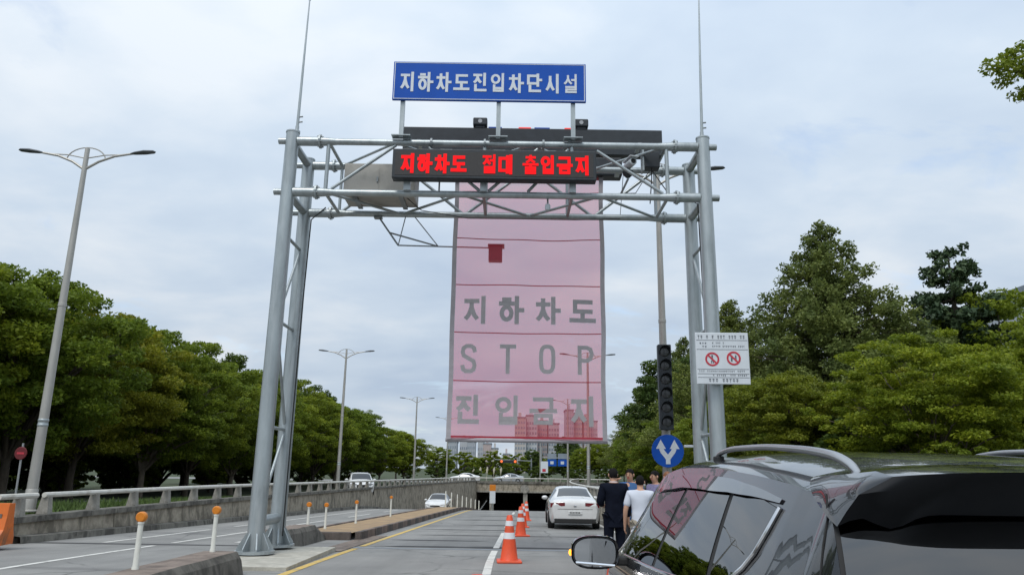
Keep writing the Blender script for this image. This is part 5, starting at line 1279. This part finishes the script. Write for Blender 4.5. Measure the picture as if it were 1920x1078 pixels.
def broad_tree(seed, H, Rr, base, nleaf, size, m, bark, flat=.55, nclump=330, tiers=True):
    rng = np.random.default_rng(seed); cl, rad = [], []
    tr = MB(); fork = base * .9
    tr.tube([(0, 0, -.3), (0, 0, .12), (.04, .02, fork * .55), (.02, -.03, fork)], [.26, .19, .15, .14], 10, True)
    cz = (base + H) / 2; rz = (H - base) / 2
    while len(cl) < nclump:
        d = rng.normal(size=3); d /= np.linalg.norm(d)
        r = rng.random() ** .35
        ang = math.atan2(d[1], d[0]); lump = 1 + .12 * math.sin(3 * ang + seed) + .10 * math.sin(5 * ang + 2.1 * seed + 4 * d[2])
        p = np.array([d[0] * Rr * r * lump, d[1] * Rr * r * lump, cz + d[2] * rz * r])
        tz = (p[2] - base) / (H - base); wmax = Rr * (1.02 - max(0, tz - .45) ** 1.6 * 1.3)
        if math.hypot(p[0], p[1]) > wmax * lump: continue
        cl.append(p); rad.append(rng.uniform(.4, 1.0) * Rr * .185)
    order = rng.permutation(len(cl))
    for i in order[:16]:
        c = cl[i]; s0 = (0, 0, fork * rng.uniform(.8, 1.0)); mid = (c[0] * .45, c[1] * .45, lerp(fork, c[2], .62))
        limb(tr, s0, mid, .085, .05, rng); limb(tr, mid, c, .05, .014, rng)
        for q in range(2):
            k = int(rng.integers(len(cl))); c2 = cl[k]
            if np.linalg.norm(c2 - np.array(mid)) < Rr * .8: limb(tr, mid, c2, .03, .008, rng, .2, 4)
    q = leaves(cl, rad, nleaf, size, rng, flat)
    t = tr.mesh('trunk', True); t.materials.append(bark)
    return t, quad_mesh('crown', q, m)
def conical_tree(seed, H, Rr, base, nleaf, size, m, bark, power=.8, droop=-.1, ntier=17, flat=.5, csize=.55):
    rng = np.random.default_rng(seed); cl, rad = [], []
    tr = MB(); tr.tube([(0, 0, -.3), (0, 0, H * .3), (.05, .03, H * .7), (.02, 0, H * .97)], [.30, .24, .12, .03], 10, True)
    for i in range(ntier):
        t = (i + rng.random() * .6) / ntier; z = lerp(base, H * .98, t); r = Rr * (1 - t) ** power + .15
        nb = max(3, int(3 + r * 2.6)); a0 = rng.random() * 6.28
        for k in range(nb):
            a = a0 + 6.28 * k / nb + rng.normal() * .25; rr = r * rng.uniform(.62, 1.08); e = np.array([math.cos(a) * rr, math.sin(a) * rr, z + droop * rr + rng.normal() * .2])
            limb(tr, (0, 0, z), e, .045, .010, rng, .15, 3)
            for f in ((.35, .62, .9, 1.0) if rr > 1.2 else (.6, 1.0)):
                cl.append(np.array([e[0] * f, e[1] * f, z + droop * rr * f + .1 + rng.normal() * .12])); rad.append(csize * rng.uniform(.7, 1.15) * (.55 + .45 * (1 - t)))
    q = leaves(cl, rad, nleaf, size, rng, flat, .3)
    t = tr.mesh('trunk', True); t.materials.append(bark)
    return t, quad_mesh('crown', q, m)
TP = {}
TP['a'] = broad_tree(11, 9.0, 4.2, 1.7, 78000, .155, M['leaf_green'], M['bark'])
TP['b'] = broad_tree(23, 9.8, 4.1, 1.4, 62000, .20, M['leaf_dark'], M['bark'])
TP['c'] = broad_tree(37, 8.0, 4.3, 1.6, 72000, .155, M['leaf_yellow'], M['bark'], .40)
TP['d'] = broad_tree(41, 8.5, 4.2, 1.5, 72000, .155, M['leaf_green'], M['bark_pale'], .40)
TP['f'] = conical_tree(5, 18.0, 7.8, 2.5, 125000, .20, M['leaf_olive'], M['bark'], .95, .30, 27, .85, .66)
TP['p'] = conical_tree(8, 12.5, 3.4, 2.5, 36000, .24, M['leaf_blue'], M['bark'], .6, .16, 14, .6, .62)
TP['s'] = broad_tree(53, 4.2, 2.3, .3, 16000, .17, M['leaf_green'], M['bark'], .6, 80)
TP['u'] = broad_tree(67, 4.6, 3.4, .2, 22000, .22, M['leaf_dark'], M['bark'], .6, 90)
def tree(kind, x, Y, s, rz, label, group, z=None, name='tree', cat='tree', sz=None):
    t = thing(name, label, cat, (x, Y, (zup(Y) if z is None else z)), rz, group)
    a, b = TP[kind]; q = random.Random(int(x * 97 + Y * 31)); sv = (s * q.uniform(.92, 1.08), s * q.uniform(.92, 1.08), (sz or s) * q.uniform(.9, 1.08))
    inst('trunk', a, t, scale=sv); inst('crown', b, t, scale=sv)
    return t
ORD = ['first', 'second', 'third', 'fourth', 'fifth', 'sixth', 'seventh', 'eighth', 'ninth', 'tenth', 'eleventh', 'twelfth', 'thirteenth', 'fourteenth', 'fifteenth', 'sixteenth', 'seventeenth', 'eighteenth', 'nineteenth', 'twentieth']
rt = random.Random(4)
LROW = [(-21.5, 24.5, 'a', 1.040), (-19.6, 29.6, 'a', 1.061), (-20.3, 35.4, 'c', 1.082), (-20.0, 41.5, 'd', 1.061), (-20.2, 47.8, 'a', 1.019), (-19.8, 54.5, 'd', 1.040), (-20.0, 61, 'a', 1.061), (-20.2, 68, 'd', 1.092), (-19.4, 75.5, 'a', 1.040), (-19.0, 83, 'd', 1.019), (-18.2, 91, 'a', 0.988), (-17, 100, 'd', 0.957), (-15.2, 110, 'a', 0.884)]
for i, (x, Y, k, s) in enumerate(LROW):
    tree(k, x, Y, s, rt.uniform(0, 6.28), '%s broad green tree from the camera in the front row behind the left railing' % ORD[i], 'front row of trees behind the left railing')
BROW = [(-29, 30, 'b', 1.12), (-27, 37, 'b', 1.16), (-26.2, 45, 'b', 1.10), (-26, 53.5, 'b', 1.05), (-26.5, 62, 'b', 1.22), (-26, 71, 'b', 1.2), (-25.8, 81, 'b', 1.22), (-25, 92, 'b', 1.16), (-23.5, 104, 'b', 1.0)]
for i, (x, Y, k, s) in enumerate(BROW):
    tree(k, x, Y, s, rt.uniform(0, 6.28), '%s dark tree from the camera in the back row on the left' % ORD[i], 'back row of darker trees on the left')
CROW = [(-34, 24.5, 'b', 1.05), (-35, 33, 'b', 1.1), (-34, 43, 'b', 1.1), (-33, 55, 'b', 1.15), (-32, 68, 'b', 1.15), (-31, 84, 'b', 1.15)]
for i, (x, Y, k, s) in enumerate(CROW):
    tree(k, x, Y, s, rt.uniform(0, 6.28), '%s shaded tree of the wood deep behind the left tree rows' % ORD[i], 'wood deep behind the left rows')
tree('p', -36.0, 47.5, 1.12, 1.0, 'dark pointed conifer rising above the left trees beside the lamp post', 'conifers'); tree('p', -40.0, 46.5, 1.16, 2.0, 'dark conifer top above the trees at the left picture edge', 'conifers')
# right side
RROW = [(14.2, 25.5, 'd', 0.808), (20.0, 27.5, 'd', 0.791), (11.5, 30.5, 'c', 0.774), (17.2, 32.0, 'c', 0.843), (24.0, 31, 'd', 0.843), (11.6, 38.5, 'd', 0.722), (15.5, 41, 'c', 0.817), (12.2, 47.5, 'c', 0.740), (12.6, 57, 'd', 0.722), (13.5, 67, 'c', 0.774), (14.0, 78, 'd', 0.774), (15.5, 90, 'a', 0.731), (17.5, 102, 'd', 0.731)]
for i, (x, Y, k, s) in enumerate(RROW):
    nm = {'c': 'yellowing', 'd': 'fresh green', 'a': 'mid green'}[k]
    tree(k, x, Y, s, rt.uniform(0, 6.28), '%s nearest of the right hand roadside trees, %s and low crowned' % (ORD[i], nm), 'roadside trees on the right')
tree('f', 19.6, 45, 1.08, .4, 'tall olive green pyramid shaped tree, the highest behind the right gantry post', 'tall trees on the right')
tree('f', 15.0, 50, .80, 2.4, 'smaller pyramid shaped tree leaning on the left of the tallest tree', 'tall trees on the right')
tree('f', 23.6, 46.5, .62, 3.4, 'lower olive tree against the right flank of the tallest tree', 'tall trees on the right')
tree('p', 27.9, 45.5, 1.25, .2, 'bluish dark conifer standing alone right of the tallest tree', 'conifers')
tree('d', 31.4, 46.5, 1.72, .9, 'high pale green tree top at the right edge beside the bluish conifer', 'tall trees on the right')
tree('b', 15.0, 62, 1.22, 2.2, 'dark tree behind the black signal, right of the banner', 'tall trees on the right'); tree('f', 17.4, 74, .86, 1.2, 'dark pointed tree between the signal and the gantry post', 'tall trees on the right')
tree('f', 16.5, 95, .66, 2.2, 'farther pointed tree left of the black signal', 'tall trees on the right'); tree('b', 19, 88, 1.0, .2, 'dark rounded tree far behind the black signal', 'tall trees on the right')
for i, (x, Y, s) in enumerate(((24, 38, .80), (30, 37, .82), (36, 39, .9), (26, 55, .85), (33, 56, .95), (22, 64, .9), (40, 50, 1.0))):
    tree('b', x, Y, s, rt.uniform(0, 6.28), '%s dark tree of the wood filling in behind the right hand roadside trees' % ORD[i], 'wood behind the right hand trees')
for i, (x, Y, s) in enumerate(((10.6, 24, .5), (13.2, 22.5, .55), (16.4, 23, .55), (19.5, 23.5, .6), (22.8, 25, .62), (10.9, 33, .5), (11.6, 42, .5), (12, 52, .55))):
    tree('s', x, Y, s, rt.uniform(0, 6.28), '%s low leafy shrub under the right hand trees' % ORD[i], 'shrubs under the right hand trees', None, 'shrub', 'shrub')
for i, (x, Y, s) in enumerate(((-23, 27, .5), (-24, 34, .55), (-23.5, 41, .5), (-24, 50, .55), (-23.5, 60, .6), (-23, 72, .6), (-22, 86, .6))):
    tree('s', x, Y, s, rt.uniform(0, 6.28), '%s low shrub in the shade under the left trees' % ORD[i], 'shrubs under the left trees', None, 'shrub', 'shrub')
for i, (x, Y) in enumerate([(-27, 22), (-28, 28), (-29, 34.5), (-28, 41), (-29, 48), (-28, 55), (-28.5, 62), (-28, 70), (-27.5, 78), (-27, 87), (-26, 96), (-24, 106), (-37, 29), (-38, 38), (-38, 48), (-37, 60), (-36, 72), (-35, 88)]):
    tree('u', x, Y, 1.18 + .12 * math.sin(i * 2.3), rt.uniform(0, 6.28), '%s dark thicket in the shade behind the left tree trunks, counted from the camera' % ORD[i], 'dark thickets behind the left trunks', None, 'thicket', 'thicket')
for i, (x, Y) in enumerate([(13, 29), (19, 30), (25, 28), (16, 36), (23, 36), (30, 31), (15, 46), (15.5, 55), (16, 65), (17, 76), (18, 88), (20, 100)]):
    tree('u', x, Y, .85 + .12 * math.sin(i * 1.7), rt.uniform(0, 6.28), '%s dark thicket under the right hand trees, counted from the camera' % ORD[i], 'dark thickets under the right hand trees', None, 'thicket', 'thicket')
# overhanging branch of a near tree at the right edge
def near_tree():
    t = thing('overhanging_tree', 'near tree whose leafy branch reaches into the upper right corner', 'tree', (11.6, 9.6, -.02))
    rng = np.random.default_rng(77); tr = MB()
    tr.tube([(0, 0, -.3), (0, 0, .2), (.05, .05, 2.2), (-.1, 0, 4.4)], [.34, .25, .2, .17], 12, True)
    cl, rad = [], []
    def br(a, b, r0):
        limb(tr, a, b, r0, .02, rng, .15, 6); a, b = np.array(a), np.array(b)
        for f in np.linspace(.35, 1, 7):
            cl.append(a + (b - a) * f + rng.normal(size=3) * .3); rad.append(.62 * rng.uniform(.7, 1.2))
    for e in ((2.6, 1.2, 6.6), (1.0, -2.6, 6.4), (.4, 2.8, 6.9), (-1.4, -1.6, 7.4), (-.4, 1.6, 8.4), (1.8, -1, 8.2), (.2, -.4, 9.2), (2.9, -.4, 7.6), (-1.6, 1.2, 7.8)): br((-.1, 0, 4.2), e, .09)
    tw = [((-.1, 0, 4.3), (-3.0, -.35, 6.35)), ((-3.0, -.35, 6.35), (-4.55, -.55, 7.25)), ((-3.0, -.35, 6.35), (-5.15, -.6, 6.95)), ((-3.0, -.35, 6.35), (-4.75, -.5, 6.62)), ((-3.0, -.35, 6.35), (-4.2, -.2, 6.95))]
    for i, (a, b) in enumerate(tw): limb(tr, a, b, .07 if i == 0 else .03, .035 if i == 0 else .006, rng, .06, 5)
    c2, r2 = [], []
    for c, r in (((-4.55, -.55, 7.27), .26), ((-4.25, -.5, 7.33), .24), ((-4.8, -.5, 7.2), .16), ((-5.12, -.6, 6.97), .2), ((-4.8, -.6, 6.98), .26), ((-4.45, -.6, 6.98), .28), ((-4.95, -.55, 6.8), .17), ((-4.72, -.5, 6.62), .18), ((-4.45, -.5, 6.72), .22), ((-4.15, -.5, 7.1), .32), ((-4.0, -.4, 6.8), .3), ((-3.8, -.4, 7.3), .4), ((-3.6, -.3, 6.9), .45), ((-4.3, -.4, 7.5), .2), ((-3.2, -.3, 7.2), .5), ((-4.12, -.35, 6.05), .14)):
        c2.append(np.array(c)); r2.append(r)
    tr.build('trunk', M['bark'], t, True)
    inst('crown', quad_mesh('crown', np.concatenate([leaves(cl, rad, 15000, .15, rng, .6), leaves(c2, r2, 5200, .068, rng, .55)]), M['leaf_green']), t)
near_tree()
for i in range(15):
    tree('u', -44 + i * 6.2, 139 + 5 * math.sin(i * 1.9), .62 + .1 * math.sin(i * 2.7), rt.uniform(0, 6.28), '%s clump from the left of the hedge beyond the cross road' % ORD[i], 'hedge beyond the cross road', -.62, 'hedge_clump', 'hedge')
# far trees round the cross road
FT = [(-19, 128, 'a', .9), (-13, 142, 'd', .74), (-9.2, 150, 's', 1.3), (-3.5, 170, 's', 1.5), (2.0, 178, 's', 1.35), (6.0, 190, 'b', .78), (9.5, 182, 'd', .62), (12.6, 176, 'b', .78), (16.5, 168, 'd', .85), (17.5, 150, 'a', .85), (-26, 140, 'b', 1.0), (24, 150, 'b', 1.0), (-8, 186, 'd', .6), (20.5, 136, 'a', .82), (-33, 160, 'b', 1.0), (30, 170, 'b', 1.05), (-1.0, 196, 'd', .66), (15, 195, 'b', 1.0)]
for i, (x, Y, k, s) in enumerate(FT):
    tree(k, x, Y, s, rt.uniform(0, 6.28), '%s in distance of the small trees beyond the underpass deck' % ORD[i], 'far trees beyond the underpass deck', -.62)
for i in range(5):
    x = -6.6 + i * 1.25; o = MB().tube([(0, 0, 0), (.05, 0, 1.2), (.1, 0, 2.0), (.16, 0, 2.5)], [.03, .05, .22, .03], 8).build('plume_grass', M['plume'], None, True); o.location = (x, 138, -.6)
    tag(o, '%s pale feathery grass plume from the left beyond the deck' % ORD[i], 'plume grass', 'pale grass plumes beyond the deck')
# grass along the wall tops
rng = np.random.default_rng(3); n = 9000
gy = 17.5 + 30 * rng.random(n) ** 1.4; gx = -11.5 - rng.random(n) ** .8 * 3.0 - .0
gz_ = np.array([zup(y) for y in np.linspace(17, 48, 200)]); gz_ = np.interp(gy, np.linspace(17, 48, 200), gz_)
p = np.stack([gx + np.interp(gy, [15, 48], [0, .66]), gy, gz_], 1); a = rng.normal(size=(n, 3)) * .05; a[:, 2] = 0; hh = np.zeros((n, 3)); hh[:, 2] = rng.uniform(.08, .26, n); hh[:, :2] = rng.normal(size=(n, 2)) * .06
q = np.stack([p - a * .3, p + a * .3, p + hh + a * .05, p + hh * .98 - a * .05], 1).reshape(-1, 3)
o = inst('verge_grass', quad_mesh('verge_grass', q, M['grass'])); tag(o, 'short green grass on the verge behind the left wall', 'grass'); o['kind'] = 'stuff'

# ------------------------------------------------------------------ far apartment blocks and other buildings
def block(x0, x1, Y, top, m, label, bays, depth=16, zg=-.62, floor=3.0, grp='distant apartment blocks', step=None):
    b = thing('apartment_block', label, 'building', ((x0 + x1) / 2, Y, zg), 0, grp)
    w = (x1 - x0) / 2; h = top - zg; bays = bays * 2
    MB().box(-w, w, 0, depth, 0, h).build('wall', m, b)
    r = MB().box(-w - .3, w + .3, -.3, depth + .3, h, h + .8).build('roof', M['bld_roof'], b)
    MB().box(-w * .35, w * .2, 3, 9, h + .8, h + 3.4).build('lift_house', m, r)
    wn_ = MB(); nf = int((h - 2) / floor); bw = 2 * w / bays
    for f in range(nf):
        for i in range(bays):
            xx = -w + bw * (i + .5); z = 1.6 + f * floor
            wn_.box(xx - bw * .33, xx + bw * .33, -.10, .06, z, z + 1.5)
    o = wn_.build('window_grid', M['bld_glass'], b); o['kind'] = 'stuff'
    for i in range(bays + 1):
        xx = -w + bw * i; MB().box(max(-w, xx - .2), min(w, xx + .2), -.3, .02, 0, h).build('pilaster', m, b)
    for f in range(0, nf, 1): pass
TW = [(-37, -31.6, 450, 16.6, 'bld_grey'), (-31.0, -26.2, 470, 18.4, 'bld_white'), (-25.6, -20.8, 455, 17.0, 'bld_grey'), (-20.2, -16.4, 480, 18.8, 'bld_white'), (-15.4, -10.8, 440, 15.4, 'bld_pink'), (-10.2, -6.8, 435, 12.6, 'bld_tan'), (-3.6, .2, 430, 9.4, 'bld_pink'),
      (3.0, 9.4, 450, 31.4, 'bld_tan'), (9.9, 16.4, 455, 33.0, 'bld_white'), (17.4, 23.4, 470, 30.8, 'bld_pink'), (24.0, 30.8, 470, 29.2, 'bld_white'), (33.4, 38.2, 450, 36.2, 'bld_grey'), (38.7, 43.8, 455, 34.6, 'bld_tan'), (44.6, 48.8, 455, 31.6, 'bld_pink'), (49.3, 53.6, 460, 30.4, 'bld_white'), (54.5, 63, 450, 19.0, 'bld_white')]
for i, (a, b, Y, t, c) in enumerate(TW):
    block(a, b, Y, t, M[c], '%s distant apartment tower from the left under or behind the banner bottom, %s' % (ORD[i], {'bld_grey': 'pale grey', 'bld_white': 'whitish', 'bld_pink': 'pinkish', 'bld_tan': 'light tan'}[c]), 2, 14)
block(56, 84, 78, 21.0, M['bld_grey'], 'grey building roof showing between the trees at the right edge', 8, 18, -.6, 3.2, None)

# ------------------------------------------------------------------ signals and signs beyond the deck
fg = thing('direction_sign', 'pair of small blue direction boards on a far roadside pole', 'sign', (6.7, 160, -.6))
MB().tube([(0, 0, 0), (0, 0, 6.8)], .16, 10).build('pole', M['sign_grey'], fg, True); MB().tube([(0, 0, 4.6), (6.0, 0, 4.6)], .08, 8).build('arm', M['sign_grey'], fg, True)
for x in (1.3, 3.5):
    MB().box(x, x + 1.9, -.1, -.02, 2.9, 4.3).build('board', M['sign_blue'], fg); MB().box(x, x + 1.9, -.1, -.02, 4.4, 5.5).build('board', M['bld_glass'], fg)
    MB().box(x + .6, x + 1.3, -.12, -.105, 3.3, 3.9).build('white_print', M['sign_white'], fg)
fs = thing('far_signal', 'far traffic signal arm with glowing orange lamps beyond the deck', 'traffic signal', (4.2, 145, -.6))
MB().tube([(0, 0, 0), (0, 0, 4.2)], .12, 10).build('pole', M['steel_dark'], fs, True); MB().tube([(0, 0, 3.7), (-7, 0, 3.9)], .07, 8).build('arm', M['steel_dark'], fs, True)
for x in (-5.2, -3.6):
    hb = MB().box(x - .8, x + .8, -.2, .1, 3.3, 3.85).build('housing', M['black_metal'], fs)
    MB().lathe([(0, -.24), (.24, -.24), (.24, -.2)], 14, (x + (.5 if x > -4 else -.5), 0, 3.58), 'y').build('lens', M['signal_orange'], hb)
fw = thing('white_banner_sign', 'small white hanging sign on a post right of the far signal', 'sign', (6.0, 136, -.6))
MB().tube([(-.5, 0, 0), (-.5, 0, 7.5)], .09, 8).build('pole', M['lamp_pole'], fw, True); MB().box(-.4, .9, -.05, .05, 1.6, 3.6).build('panel', M['sign_white'], fw); MB().box(-.1, .5, -.07, -.052, 1.8, 2.3).build('red_print', M['ring_red'], fw)
